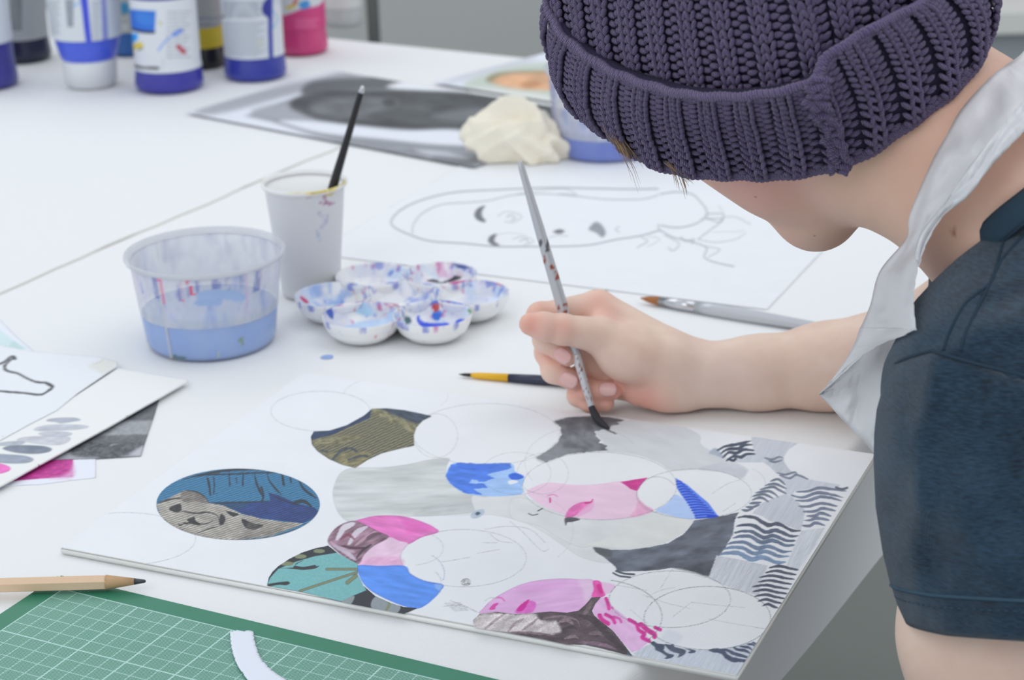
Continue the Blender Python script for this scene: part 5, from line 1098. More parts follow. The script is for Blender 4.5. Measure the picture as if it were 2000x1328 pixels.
middle = finger([(Dn(1184, 640, 1.323), .0110), (Dn(1072, 688, 1.307), .0088), (Dn(1082, 724, 1.299), .0078), (Dn(1122, 744, 1.296), .0064)])
ring = finger([(Dn(1202, 690, 1.324), .0105), (Dn(1128, 742, 1.311), .0082), (Dn(1146, 762, 1.302), .0074), (Dn(1196, 763, 1.2985), .0062)])
pinky = finger([(Dn(1226, 738, 1.320), .0090), (Dn(1130, 772, 1.309), .0070), (Dn(1152, 784, 1.3045), .0064), (Dn(1184, 788, 1.303), .0054)])
g = index
for o_, k in ((middle, 0), (ring, 0), (pinky, 0), (thumb, 0)): g.a = np.minimum(g.a, o_.a)
fuse(g, .0035)
V3, F3 = f3.mesh(4)
V3[:, 2] = np.maximum(V3[:, 2], .0012)
# ---- far upper arm, coarse
f4 = Field((.20, 1.02, -.02), (.52, 1.34, .24), .004)
f4.cone(sr_, Un(1800, 694, .045), .043, .036, .02); V4, F4 = f4.mesh(4)
VV = np.vstack([V1, V2, V3, V4]); o1, o2, o3 = len(V1), len(V1)+len(V2), len(V1)+len(V2)+len(V3)
FF = np.vstack([F1, F2+o1, F3+o2, F4+o3])
M_skin = mat('skin', (222, 184, 164), .5, attr=True, bump=(420, .10, .0004), **{'Subsurface Weight': .18, 'Subsurface Radius': (.010, .004, .002), 'Subsurface Scale': .6})
p = Paint(VV, (238, 208, 190)); X, Y, Z = VV.T
n = fnoise(X*60+Z*40, Y*60+Z*25, 5, 4)-.5; n2 = fnoise(X*160, Y*160+Z*160, 9, 2)-.5
p.c += n[:, None]*np.array((8, 16, 14))+n2[:, None]*np.array((5, 8, 8))
def blush(pt, r, col, a):
    d = np.linalg.norm(VV-np.array(pt), axis=1); f = np.exp(-(d/r)**2)*a; p.c[:] = p.c*(1-f[:, None])+np.array(col)*f[:, None]
RED = (232, 160, 142); PNK = (222, 150, 142)
hm_ = np.arange(len(VV)) < o1; p.c[hm_] *= np.array((.955, .90, .87)); p.c[~hm_] *= np.array((.985, .98, .98))
blush(Dn(1450, 380, .99), .035, (230, 168, 158), .8); blush(Dn(1850, 240, .94), .05, (232, 182, 156), .6)
for q, r, a in (((1036, 633, 1.264), .010, .8), ((1098, 640, 1.266), .008, .55), ((1168, 590, 1.30), .012, .45), ((1052, 610, 1.292), .012, .5), ((1108, 697, 1.283), .009, .7), ((1072, 690, 1.30), .012, .6), ((1122, 746, 1.291), .009, .7), ((1196, 763, 1.294), .010, .9), ((1130, 755, 1.30), .012, .6), ((1160, 786, 1.300), .012, .55), ((1260, 785, 1.295), .016, .75), ((1180, 630, 1.295), .010, .5)):
    blush(Dn(*q), r, RED, a)
blush(Dn(1400, 745, 1.285), .03, (222, 202, 192), .5)
for q, r in (((1863, 452), 5), ((1592, 463), 3.2), ((1476, 385), 2)):
    d = np.hypot((p.x-q[0]), (p.y-q[1])*.7); f = np.clip(1.4-d/r, 0, 1)*.75*(VV[:, 1] < 1.08); p.c = p.c*(1-f[:, None])+np.array((150, 92, 70))*f[:, None]
body = mesh_obj('body', VV, FF, M_skin, person, True, 'fair skin of the face, neck, arms and hands'); set_col(body, p.c)
# nails
M_nail = mat('nail', (232, 186, 180), .3, noise=(200, .04))
def nail(c, ax, w_, l_, towards, name='fingernail'):
    ax = np.array(ax, float); ax /= np.linalg.norm(ax); nn = np.array(towards, float); nn -= ax*(nn@ax); nn /= np.linalg.norm(nn); sd = np.cross(ax, nn)
    V = []; F = []; m_ = 8
    for i in range(m_+1):
        for j in range(m_+1):
            u = i/m_*2-1; v = j/m_*2-1; uu = u*math.sqrt(1-v*v/2.2); vv = v*math.sqrt(1-u*u/2.2)
            V.append(np.array(c)+ax*(vv*l_)+sd*(uu*w_)-nn*(.0016*uu*uu+.0006*vv*vv)+nn*.0002)
    for i in range(m_):
        for j in range(m_): a = i*(m_+1)+j; F.append((a, a+1, a+m_+2, a+m_+1))
    o = mesh_obj(name, V, F, M_nail, body, True); sd_ = o.modifiers.new('thickness', 'SOLIDIFY'); sd_.thickness = .0006; sd_.offset = -1
tw = -np.array(FWD)
def nail_on(tip, dip, r, back=.0028, tilt=(0, 0, 0)):
    tip = np.array(tip); ax = tip-np.array(dip); ax /= np.linalg.norm(ax); nn = tw+np.array(tilt); nn = nn-ax*(nn@ax); nn /= np.linalg.norm(nn)
    nail(tip-ax*back+nn*(r+.0003), ax, r*.72, r*.95, nn)
nail_on(Dn(1108, 697, 1.2885), Dn(1066, 664, 1.290), .0064, .0025, (0, 0, -.3)); nail_on(Dn(1122, 744, 1.296), Dn(1082, 724, 1.299), .0066, .0025, (0, 0, -.2)); nail_on(Dn(1196, 763, 1.2985), Dn(1146, 762, 1.302), .0064, .002, (0, 0, .2))

# ---- t-shirt
M_tee = weave('teal_cotton_jersey', (52, 76, 94), 700, .5, .0005, .95, (.3, 1.2, .4), noise=.10)
nt = M_tee.node_tree; b_ = nt.nodes['Principled BSDF']; b_.inputs['Sheen Weight'].default_value = .25; b_.inputs['Specular IOR Level'].default_value = .2
tc_ = nt.nodes.new('ShaderNodeTexCoord'); mp_ = nt.nodes.new('ShaderNodeMapping'); mp_.inputs['Scale'].default_value = (260, 260, 1400); n1_ = nt.nodes.new('ShaderNodeTexNoise'); n1_.inputs['Scale'].default_value = 1; n1_.inputs['Detail'].default_value = 4
n2_ = nt.nodes.new('ShaderNodeTexNoise'); n2_.inputs['Scale'].default_value = 22; n2_.inputs['Detail'].default_value = 5
nt.links.new(tc_.outputs['Object'], mp_.inputs[0]); nt.links.new(mp_.outputs[0], n1_.inputs['Vector']); nt.links.new(tc_.outputs['Object'], n2_.inputs['Vector'])
ad_ = nt.nodes.new('ShaderNodeMath'); ad_.operation = 'MULTIPLY_ADD'; ad_.inputs[1].default_value = .55; nt.links.new(n1_.outputs[0], ad_.inputs[0]); m3_ = nt.nodes.new('ShaderNodeMath'); m3_.operation = 'MULTIPLY'; m3_.inputs[1].default_value = .45; nt.links.new(n2_.outputs[0], m3_.inputs[0]); nt.links.new(m3_.outputs[0], ad_.inputs[2])
rp_ = nt.nodes.new('ShaderNodeValToRGB'); rp_.color_ramp.elements[0].position = .34; rp_.color_ramp.elements[0].color = hexl((24, 37, 50)); rp_.color_ramp.elements[1].position = .66; rp_.color_ramp.elements[1].color = hexl((54, 80, 101)); nt.links.new(ad_.outputs[0], rp_.inputs[0]); nt.links.new(rp_.outputs[0], b_.inputs['Base Color'])
fs = Field((.12, .64, -.30), (.80, 1.34, .32), .0040)
g_ = .010
NK = NB+BK_*.05+np.array([0, 0, -.07])
fs.cone(Dn(1945, 545, .935), Dn(2035, 475, .927), .0165, .022, .012); fs.cone(Dn(1945, 545, .935), Dn(2000, 650, .94), .0165, .043, .012); fs.cone(Dn(2050, 545, .95), Dn(2000, 650, .94), .0365, .043, .012); fs.cone(Dn(2000, 650, .94), Dn(1975, 775, .925), .043, .056, .015)
fs.cone(sl_, NK, .053, .070, .03); fs.cone(sr_, NK, .050, .066, .03); fs.ell(chest, (BK_, SD, (0, 0, 1)), (.095, .135, .14), .03); fs.ell((chest+hip)/2, (BK_, SD, (0, 0, 1)), (.09, .12, .16), .03); fs.ell(hip+np.array([0, 0, .04]), (BK_, SD, (0, 0, 1)), (.105, .135, .10), .03)
fs.cone(NB+BK_*.04+np.array([0, 0, -.03]), NK, .060, .074, .02)
cp_ = crspline([(2110, 318, .922), (2055, 350, .906), (2003, 390, .903), (1955, 428, .908), (1917, 466, .922), (1888, 504, .945), (1880, 545, .985), (1960, 560, 1.02), (2070, 480, 1.03), (2140, 380, 1.01), (2150, 325, .965)], 14, True)
cring = np.array([Dn(*q) for q in cp_]); ccen = cring.mean(0); cnv = np.linalg.svd(cring-ccen)[2][2]; axn = np.array(Dn(2000, 400, .96)-Dn(1822, 268, .96)); axn /= np.linalg.norm(axn); cnv *= np.sign(cnv@axn)
sl, (gx, gy, gz) = fs._sl(fs.lo, fs.lo+fs.n*fs.h)
ax_ = (gx-ccen[0])*cnv[0]+(gy-ccen[1])*cnv[1]+(gz-ccen[2])*cnv[2]; rd_ = np.sqrt((gx-ccen[0])**2+(gy-ccen[1])**2+(gz-ccen[2])**2)
fs.a = np.where(rd_ < .088, np.maximum(fs.a, -ax_), fs.a)
Vs, Fs_ = fs.mesh(6)
# drag folds running from the neck to the arm seam
xx, yy = proj(Vs); w1 = np.sin((xx*.55+yy)/17+3*vnoise(xx/60, yy/60, 4))*np.exp(-((yy-640)/90)**2)
nrm = -np.array(FWD); Vs = Vs+nrm*(w1*.0012)[:, None]+nrm*((vnoise(xx/45, yy/70, 8)-.5)*.004)[:, None]
tee = mesh_obj('t_shirt', Vs, Fs_, M_tee, person, True, 'faded dark teal cotton t-shirt')
# near sleeve
def sleeve(rows, R, dc, name, parent, m_=72, folds=True):
    V = []; n_ = m_
    rs = []
    for a, b in zip(rows[:-1], rows[1:]):
        st = max(2, int(abs(b[1]-a[1])/9))
        for k in range(st): rs.append([a[i]+(b[i]-a[i])*k/st for i in range(len(a))])
    rs.append(list(rows[-1]))
    out = []
    for row in rs:
        lx, y0, y1, y2, y3, y4, rr_ = row; dcx = dc; Rp = rr_*FPX/dcx; cx = lx+Rp
        for k in range(n_):
            ph_ = 2*math.pi*k/n_                      # 0 left, 90 deg toward viewer
            a = ph_ if ph_ <= math.pi else 2*math.pi-ph_
            y = float(np.interp(a, [0, math.pi/4, math.pi/2, 3*math.pi/4, math.pi], [y0, y1, y2, y3, y4]))
            x = cx-Rp*math.cos(ph_); d = dcx-rr_*math.sin(ph_)*.95
            if folds and ph_ < math.pi:
                xl = float(np.interp(y, [700, 850, 1150, 1260], [1835, 1800, 1788, 1792])); d -= .0035*math.exp(-((x-xl)/16)**2)
                xl2 = float(np.interp(y, [850, 1000, 1130, 1260], [1820, 1785, 1752, 1745])); d -= .0025*math.exp(-((x-xl2)/12)**2)*min(1, max(0, (y-900)/150))
                d += (vnoise(x/70, y/110, 3)-.5)*.008+(vnoise(x/26, y/60, 6)-.5)*.0018
            out.append(D(x, y, d))
    F = []
    for i in range(len(rs)-1):
        for k in range(n_): F.append((i*n_+k, (i+1)*n_+k, (i+1)*n_+(k+1) % n_, i*n_+(k+1) % n_))
    o = mesh_obj(name, out, F, M_tee, parent, True); sd_ = o.modifiers.new('thickness', 'SOLIDIFY'); sd_.thickness = .0012; sd_.offset = -1
    return o, rs, out
ROWS = [(1738, 724, 685, 738, 790, 820, .0655), (1726, 750, 716, 766, 812, 840, .068), (1712, 800, 780, 812, 845, 868, .0695), (1707, 850, 838, 862, 885, 900, .0700), (1706, 900, 895, 915, 925, 935, .070), (1710, 990, 985, 1000, 1000, 1000, .070), (1724, 1080, 1085, 1095, 1090, 1085, .069), (1738, 1138, 1160, 1172, 1165, 1150, .068), (1740, 1142, 1166, 1178, 1170, 1155, .0688), (1752, 1180, 1205, 1216, 1208, 1190, .0682), (1768, 1214, 1242, 1256, 1248, 1226, .0665)]
slv, rs_, pts_ = sleeve(ROWS, .068, .93, 'sleeve', tee)
# far sleeve
MBs = MB(); d_ = (Un(1800, 694, .045)-sr_); MBs.tube([sr_-d_*.02, sr_+d_*.2, sr_+d_*.45, sr_+d_*.62], [.052, .053, .052, .052], 40, caps=False); o = MBs.build('sleeve', M_tee, tee, True); sd_ = o.modifiers.new('thickness', 'SOLIDIFY'); sd_.thickness = .0012
# seams
M_seam = mat('seam_thread', (52, 78, 96), .9, bump=(2000, .5, .0003)); M_seamd = mat('dark_seam_cord', (34, 54, 70), .9, bump=(2000, .5, .0003))  # second cord is simply a darker teal than the hem thread
sp_ = []
for k in range(2, 34): sp_.append(Vector(pts_[k])-FWD*.0006)
MB().tube(sp_, .0008, 6).build('arm_seam', M_seamd, tee, True)
def ring_at(i, lo=1, hi=38, off=.0010): return [Vector(pts_[i*72+k])-FWD*off for k in range(lo, hi)]
hem_i = [i for i, r in enumerate(rs_) if abs(r[1]-1142) < 3][0]
MB().tube(ring_at(hem_i, off=.0002), .0009, 6).build('hem_seam', M_seam, tee, True)
st = ring_at(min(hem_i+3, len(rs_)-2), off=.0004); mb = MB(); stc = crspline([tuple(v) for v in st], 6)
for i in range(0, len(stc)-3, 4): mb.tube([stc[i], stc[i+1], stc[i+2]], .00035, 5)
mb.build('hem_stitching', M_seam, tee, True, stuff=True)
sh = []
for q in ((1868, 640, .955), (1874, 665, .955)): pass
from mathutils.bvhtree import BVHTree
bvh = BVHTree.FromPolygons([tuple(v) for v in Vs], [tuple(int(i) for i in f) for f in Fs_])
for line in ([(1962, 462), (1950, 505), (1935, 551), (1905, 575), (1884, 594), (1864, 628), (1850, 660), (1843, 684)], [(2000, 458), (1975, 485), (1953, 512), (1930, 560), (1905, 610), (1886, 650), (1876, 686)]):
    pts = []
    for q in crspline(line, 6):
        h_, n_, i_, d_ = bvh.ray_cast(CAMLOC, ray(q[0], q[1]).normalized())
        if h_ is not None: pts.append(h_-FWD*.0003)
    if len(pts) > 3: MB().tube(pts, .0007, 6).build('shoulder_seam', M_seamd, tee, True)
# collar
M_rib = mat('ribbed_collar', (62, 92, 114), .95); nt = M_rib.node_tree; uvn = nt.nodes.new('ShaderNodeUVMap'); wv = nt.nodes.new('ShaderNodeTexWave'); wv.inputs['Scale'].default_value = 34; bp = nt.nodes.new('ShaderNodeBump'); bp.inputs['Strength'].default_value = .9; bp.inputs['Distance'].default_value = .0012
nt.links.new(uvn.outputs[0], wv.inputs[0]); nt.links.new(wv.outputs[1], bp.inputs['Height']); nt.links.new(bp.outputs[0], nt.nodes['Principled BSDF'].inputs['Normal'])
V = []; F = []; UVc = []; K = 8; N_ = len(cp_); cen = ccen; axn = cnv
for i, q in enumerate(cp_):
    c_ = Dn(*q); out = c_-cen; out -= axn*(out@axn); out /= np.linalg.norm(out)
    for k in range(K):
        a = 2*math.pi*k/K; V.append(c_+axn*(.0018+.0068*math.cos(a))+out*(.0022*math.sin(a))+out*.0012*math.cos(a)); UVc.append((i/N_*4, k/K*.1))
for i in range(N_):
    for k in range(K): F.append((i*K+k, i*K+(k+1) % K, ((i+1) % N_)*K+(k+1) % K, ((i+1) % N_)*K+k))
mesh_obj('collar', np.array(V), F, M_rib, tee, True, uv=UVc)
MB().tube([Dn(*q)+axn*.0080-(np.array(FWD))*.001 for q in cp_[10:80]], .0008, 6).build('collar_seam', M_seamd, tee, True)

# ---- trousers and shoes (outside the frame) and a stool
M_tr = mat('navy_denim', (52, 58, 74), .9, bump=(700, .3, .0004)); ft = Field((-.06, .55, FLZ), (.75, 1.40, -.12), .008)
hp_ = hip+np.array([0, 0, -.02]); ft.ell(hp_, (BK_, SD, (0, 0, 1)), (.11, .145, .115), .03)
for s_ in (1, -1):
    hj = hp_+SD*.085*s_; kn = hj-BK_*.34+np.array([0, 0, -.02]); kn[2] = hp_[2]-.03; an = kn+BK_*.06; an[2] = FLZ+.09
    ft.cone(hj, kn, .082, .062, .03); ft.cone(kn, an, .062, .045, .02)
    sh_ = MB(); fdv = -BK_
    sole = [an+fdv*d+SD*w_ for d, w_ in ((-.055, -.03), (-.055, .03), (.06, .045), (.15, .035), (.175, 0), (.15, -.035), (.06, -.042))]
    Vh = []; Fh = []
    prof_ = [(FLZ+.0, 1), (FLZ+.02, 1.02), (FLZ+.045, .96), (FLZ+.07, .7), (FLZ+.085, .5)]
    for z_, sc_ in prof_:
        for q in sole: cc_ = an+fdv*(.05 if z_ < FLZ+.06 else .0); Vh.append((cc_[0]+(q[0]-cc_[0])*sc_, cc_[1]+(q[1]-cc_[1])*sc_, z_))
    for i in range(len(prof_)-1):
        for k in range(7): Fh.append((i*7+k, i*7+(k+1) % 7, (i+1)*7+(k+1) % 7, (i+1)*7+k))
    Fh += [tuple(range(7))[::-1], tuple(range(28, 35))]
    o = mesh_obj('shoe', Vh, Fh, mat('canvas_shoe', (60, 60, 64), .8, bump=(300, .3, .0005)), person, True); o.modifiers.new('s', 'SUBSURF').levels = 2
Vt, Ft = ft.mesh(3); mesh_obj('trousers', Vt, Ft, M_tr, person, True)
sx_, sy_ = hp_[0], hp_[1]; zs = hp_[2]-.117
t = thing('stool', 'wooden stool under the seated person, outside the right edge', 'stool', (sx_, sy_, FLZ))
V, F = lathe([(0, zs-.03), (.14, zs-.03), (.155, zs-.022), (.155, zs-.006), (.148, zs), (0, zs+.001)], (sx_, sy_, 0), 40); mesh_obj('seat', V, F, M_ply, t, True)
for k in range(4):
    a = k*math.pi/2+.6; MB().tube([(sx_+.10*math.cos(a), sy_+.10*math.sin(a), zs-.028), (sx_+.16*math.cos(a), sy_+.16*math.sin(a), FLZ)], .014, 12).build('leg', M_ply, t, True)

# ---- plastic apron: neck strap and bib corner
M_film = mat('apron_film', (250, 250, 252), .28, bump=(45, .35, .003), **{'Specular IOR Level': .6}); nt = M_film.node_tree; b_ = nt.nodes['Principled BSDF']; tr = nt.nodes.new('ShaderNodeBsdfTranslucent'); tr.inputs[0].default_value = (.97, .97, .98, 1); ms = nt.nodes.new('ShaderNodeMixShader'); ms.inputs[0].default_value = .42
outn = [n_ for n_ in nt.nodes if n_.type == 'OUTPUT_MATERIAL'][0]; nt.links.new(b_.outputs[0], ms.inputs[1]); nt.links.new(tr.outputs[0], ms.inputs[2]); nt.links.new(ms.outputs[0], outn.inputs[0])
def ribbon(name, st_, seed, parent, nu=16, ns=10, jag=None, wr=.0022, near=1):
    Lc = crspline([a for a, b in st_], ns); Rc = crspline([b for a, b in st_], ns); V = []
    for i in range(len(Lc)):
        for j in range(nu+1):
            t_ = j/nu; q = Lc[i]*(1-t_)+Rc[i]*t_
            tt = t_*3.2+.8*math.sin(i*.16+seed); fold = .0024*math.sin(tt*2.4+i*.07)+wr*(vnoise(i*.16+seed, t_*5, seed)-.5)*2+.0014*(abs(2*vnoise(i*.3+t_*3, t_*9-i*.12, seed+4)-1))
            ex = 0
            if j == nu and jag: ex = jag*(((i*7919) % 5)/5-.5)
            V.append(D(q[0]+ex, q[1]+ex*.4, q[2]-.010*near-fold*(.3+.7*math.sin(math.pi*min(1, max(0, t_)))**.5)))
    m1 = nu+1; F = [(i*m1+j, i*m1+j+1, (i+1)*m1+j+1, (i+1)*m1+j) for i in range(len(Lc)-1) for j in range(nu)]
    o = mesh_obj(name, V, F, M_film, parent, True); sd_ = o.modifiers.new('thickness', 'SOLIDIFY'); sd_.thickness = .0003; return o
apr = ribbon('apron', [((2030, 60, 1.0), (2120, 150, .96)), ((1995, 105, .968), (2090, 190, .935)), ((1968, 126, .955), (2060, 215, .915)), ((1937, 149, .945), (2020, 235, .905)), ((1880, 211, .937), (1975, 280, .902)), ((1850, 263, .934), (1937, 319, .902)), ((1819, 319, .934), (1890, 380, .906)), ((1778, 417, .945), (1839, 422, .92)), ((1770, 466, .957), (1806, 479, .93)), ((1719, 530, .975), (1790, 540, .925)), ((1700, 597, .985), (1785, 592, .915)), ((1680, 643, .99), (1790, 645, .905))], 3, person, 14, 12, 1.6)
apr['label'] = 'white thin plastic apron strap around the neck'
o = ribbon('apron_fold', [((2040, 140, .93), (2092, 190, .930)), ((2005, 190, .905), (2022, 238, .899)), ((1965, 235, .903), (1976, 282, .896)), ((1925, 285, .901), (1938, 321, .896)), ((1880, 345, .905), (1891, 382, .900)), ((1842, 400, .915), (1841, 424, .914)), ((1800, 455, .925), (1808, 481, .924)), ((1786, 500, .925), (1796, 520, .920))], 5, apr, 6, 10, 1.6, .0008)
o = ribbon('apron_bib', [((1680, 640, .99), (1791, 642, .904)), ((1672, 665, .995), (1760, 658, .92)), ((1660, 690, 1.0), (1730, 668, .935)), ((1640, 722, 1.005), (1692, 690, .96)), ((1620, 748, 1.01), (1650, 727, .99)), ((1599, 770, 1.02), (1601, 771, 1.018))], 7, apr, 10, 8, 2)
o = ribbon('apron_bib', [((1600, 769, 1.021), (1604, 768, 1.02)), ((1622, 793, 1.02), (1657, 712, 1.012)), ((1648, 822, 1.015), (1704, 670, 1.0)), ((1672, 846, 1.01), (1752, 640, .985)), ((1700, 876, 1.005), (1790, 640, .97)), ((1712, 892, 1.0), (1800, 760, .985)), ((1760, 960, 1.0), (1840, 860, .985))], 9, apr, 14, 10, 0, .003); o['label'] = 'greyer lower bib corner'
# ---- fringe hair poking out under the hat
M_hair = mat('light_brown_hair', (158, 128, 96), .5, noise=(300, .25)); mb = MB(); rng = random.Random(4)
for (cx_, cy_, dp, n_, sprd, dx_, dy_) in ((1190, 250, 1.012, 70, 13, 36, 50), (1205, 262, 1.01, 40, 12, 28, 46), (1312, 322, 1.0, 60, 16, 30, 24), (1200, 256, 1.012, 12, 10, 48, 96), (1318, 326, 1.0, 8, 14, 16, 52)):
    for k in range(n_):
        x0 = cx_+rng.uniform(-sprd, sprd); y0 = cy_+rng.uniform(-8, 6)+(x0-cx_)*.6; L_ = rng.uniform(.5, 1.2); ddx = dx_*L_*rng.uniform(.6, 1.1); ddy = dy_*L_*rng.uniform(.7, 1.1); dpp = dp+rng.uniform(-.004, .01)
        mb.tube([D(x0, y0, dpp), D(x0+ddx*.35, y0+ddy*.4, dpp), D(x0+ddx*.75, y0+ddy*.75, dpp), D(x0+ddx, y0+ddy*1.1, dpp)], [.00018, .0002, .00015, .00004], 4, caps=False)
mb.build('hair', M_hair, person, True, 'light brown fringe under the hat brim', True)
# ================================================================== knitted hat
M_yarn = mat('purple_wool_yarn', (74, 64, 112), .95, **{'Sheen Weight': .35, 'Sheen Roughness': .5}); nt = M_yarn.node_tree; b_ = nt.nodes['Principled BSDF']
uvn = nt.nodes.new('ShaderNodeUVMap'); mp = nt.nodes.new('ShaderNodeMapping'); mp.inputs['Rotation'].default_value = (0, 0, .9); wv = nt.nodes.new('ShaderNodeTexWave'); wv.inputs['Scale'].default_value = 1.5; wv.inputs['Distortion'].default_value = .8; wv.inputs['Detail'].default_value = 2
bp = nt.nodes.new('ShaderNodeBump'); bp.inputs['Strength'].default_value = .9; bp.inputs['Distance'].default_value = .0012
nt.links.new(uvn.outputs[0], mp.inputs[0]); nt.links.new(mp.outputs[0], wv.inputs[0]); nt.links.new(wv.outputs[1], bp.inputs['Height']); nt.links.new(bp.outputs[0], b_.inputs['Normal'])
mx = nt.nodes.new('ShaderNodeMix'); mx.data_type = 'RGBA'; mx.inputs[6].default_value = hexl((68, 49, 96)); mx.inputs[7].default_value = hexl((128, 102, 162)); nt.links.new(wv.outputs[1], mx.inputs[0]); nt.links.new(mx.outputs[2], b_.inputs['Base Color'])
M_under = mat('purple_knit_ground', (40, 34, 62), .95, bump=(600, .5, .001))
# rows: visible front half traced left -> right with depth, back half by point reflection
def loop(front, dfun, n=240):
    fr = crspline(front, 12); s = np.r_[0, np.cumsum(np.hypot(*np.diff(fr, axis=0).T))]; s /= s[-1]
    u = np.linspace(0, 1, n//2, endpoint=False); x = np.interp(u, s, fr[:, 0]); y = np.interp(u, s, fr[:, 1])
    P_ = np.array([Dn(a, b, dfun(t_)) for a, b, t_ in zip(x, y, u)]); xe, ye = fr[-1]
    M_ = (P_[0]+Dn(xe, ye, dfun(1)))/2; F_ = np.array(FWD)
    return np.vstack([P_, 2*M_-P_+F_*(.10*np.sin(math.pi*u)**.8)[:, None]]), M_+F_*.030
dz = lambda off, k=.045: (lambda t_: 1.0+off+.052*math.cos(math.pi*t_)-k*math.sin(math.pi*t_))
R0, M0 = loop([(1120, 212), (1145, 238), (1180, 260), (1240, 304), (1300, 331), (1370, 344), (1440, 346), (1500, 347), (1560, 342), (1620, 330), (1690, 305), (1760, 258), (1820, 214), (1880, 163), (1925, 98), (1938, 40)], dz(.0))
R1, M1 = loop([(1085, 135), (1105, 180), (1150, 215), (1215, 248), (1280, 268), (1360, 278), (1430, 282), (1500, 280), (1560, 272), (1612, 255), (1670, 222), (1730, 178), (1790, 130), (1850, 85), (1910, 40), (1940, -15)], dz(-.018, .052))
R2, M2 = loop([(1068, 60), (1085, 100), (1130, 145), (1195, 185), (1260, 208), (1350, 222), (1430, 226), (1500, 222), (1560, 210), (1600, 198), (1640, 160), (1685, 122), (1735, 85), (1790, 45), (1850, 5), (1900, -40)], dz(-.032, .054))
RT, MT = loop([(1072, 5), (1095, 58), (1140, 100), (1205, 140), (1280, 167), (1350, 183), (1430, 187), (1500, 181), (1560, 168), (1590, 152), (1612, 112), (1655, 82), (1700, 55), (1750, 30), (1805, 0), (1850, -40)], dz(-.040, .050))
Ri, Mi = loop([(1078, 10), (1100, 66), (1146, 110), (1210, 150), (1284, 177), (1352, 192), (1430, 196), (1500, 190), (1560, 176), (1598, 158), (1624, 122), (1665, 92), (1708, 66), (1756, 40), (1805, 8), (1845, -32)], dz(-.030, .040))
NL = len(R0)
apex = c2w(-.028, .112, .060)
def crown(j_, ph_, lift=0):      # j_: fractional loop index, ph_: 0 (rim) .. 1 (apex)
    i0 = int(math.floor(j_)) % NL; i1 = (i0+1) % NL; fr = j_-math.floor(j_)
    b = Ri[i0]*(1-fr)+Ri[i1]*fr; a = ph_*math.pi/2
    bulge = 1+.0*a
    return Mi+(b-Mi)*(math.cos(a)**.9 if math.cos(a) > 0 else 0)*bulge*(1+lift)+apex*math.sin(a)*(1+lift)
stackc = [R0, R1, R2, RT]
def cuff(j_, v, lift=0):         # v: 0 bottom edge .. 1 top edge
    i0 = int(math.floor(j_)) % NL; i1 = (i0+1) % NL; fr = j_-math.floor(j_)
    P_ = [r[i0]*(1-fr)+r[i1]*fr for r in stackc]; Mm = [M0, M1, M2, MT]
    t_ = v*3; k = min(2, int(t_)); f_ = t_-k
    a, b, c, d = P_[max(k-1, 0)], P_[k], P_[k+1], P_[min(k+2, 3)]
    q = .5*((2*b)+(c-a)*f_+(2*a-5*b+4*c-d)*f_*f_+(3*b-a-3*c+d)*f_**3)
    m_ = Mm[k]*(1-f_)+Mm[k+1]*f_
    o_ = q-m_; o_ /= np.linalg.norm(o_)
    return q, o_
# arc-length parameter so ribs are even
def param(loop_):
    d = np.linalg.norm(np.roll(loop_, -1, 0)-loop_, axis=1); s = np.r_[0, np.cumsum(d)]; return s/s[-1]
sT = param(RT); sR = param(R0)
def jof(s_, tab): return float(np.interp(s_ % 1., tab, np.arange(NL+1)))
# template stitch blob: axis x, 5 rings x 6 sides
ringx = [-.5, -.3, 0, .3, .5]; ringr = [.25, .85, 1., .85, .25]; TV = []; TU = []
for i, (a, r) in enumerate(zip(ringx, ringr)):
    for k in range(6): an = 2*math.pi*k/6; TV.append((a, r*math.cos(an), r*math.sin(an))); TU.append((a*2.2, k/6*1.6))
TV = np.array(TV); TU = np.array(TU); TF = []
for i in range(4):
    for k in range(6): TF.append((i*6+k, i*6+(k+1) % 6, (i+1)*6+(k+1) % 6, (i+1)*6+k))
TF = np.array(TF)
class Knit:
    def __init__(s): s.c = []; s.ax = []; s.nn = []; s.L = []; s.w = []; s.h = []; s.bd = []
    def add(s, c, ax, nn, L_, w_, h_, bend=0.): s.c.append(c); s.ax.append(ax); s.nn.append(nn); s.L.append(L_); s.w.append(w_); s.h.append(h_); s.bd.append(bend)
    def build(s, name, parent, label=None):
        c = np.array(s.c); ax = np.array(s.ax); ax /= np.linalg.norm(ax, axis=1)[:, None]; nn = np.array(s.nn); nn -= ax*(nn*ax).sum(1)[:, None]; nn /= np.linalg.norm(nn, axis=1)[:, None]; sd = np.cross(nn, ax)
        L_, w_, h_, bd = (np.array(v)[:, None, None] for v in (s.L, s.w, s.h, s.bd)); t = TV[None]
        V = c[:, None]+ax[:, None]*t[..., 0:1]*L_+sd[:, None]*(t[..., 1:2]*w_)+nn[:, None]*(t[..., 2:3]*h_-bd*(2*t[..., 0:1])**2)
        F = (TF[None]+(np.arange(len(c))*len(TV))[:, None, None]).reshape(-1, 4); V = V.reshape(-1, 3)
        return mesh_obj(name, V, F, M_yarn, parent, True, label, True, uv=np.tile(TU, (len(c), 1)))
hat = None
NU = 33                                # knit units around
K_c = Knit(); K_k = Knit(); rg = random.Random(8)
def knit_unit(surf, K_, u, n_rows, s_tab, rows_len, unitw_fn, purl, colw_scale=1., twist=0.):
    for r in range(n_rows):
        for c in range(2):                                  # two knit columns per unit
            for leg in (-1, 1):
                yield r, c, leg
def at_cuff(s_, v): q, o_ = cuff(jof(s_, sR), v); return q, o_
def at_crown(s_, ph_):
    j_ = jof(s_, sT); q = crown(j_, ph_); o_ = q-(Mi-HU*.02); return q, o_/np.linalg.norm(o_)
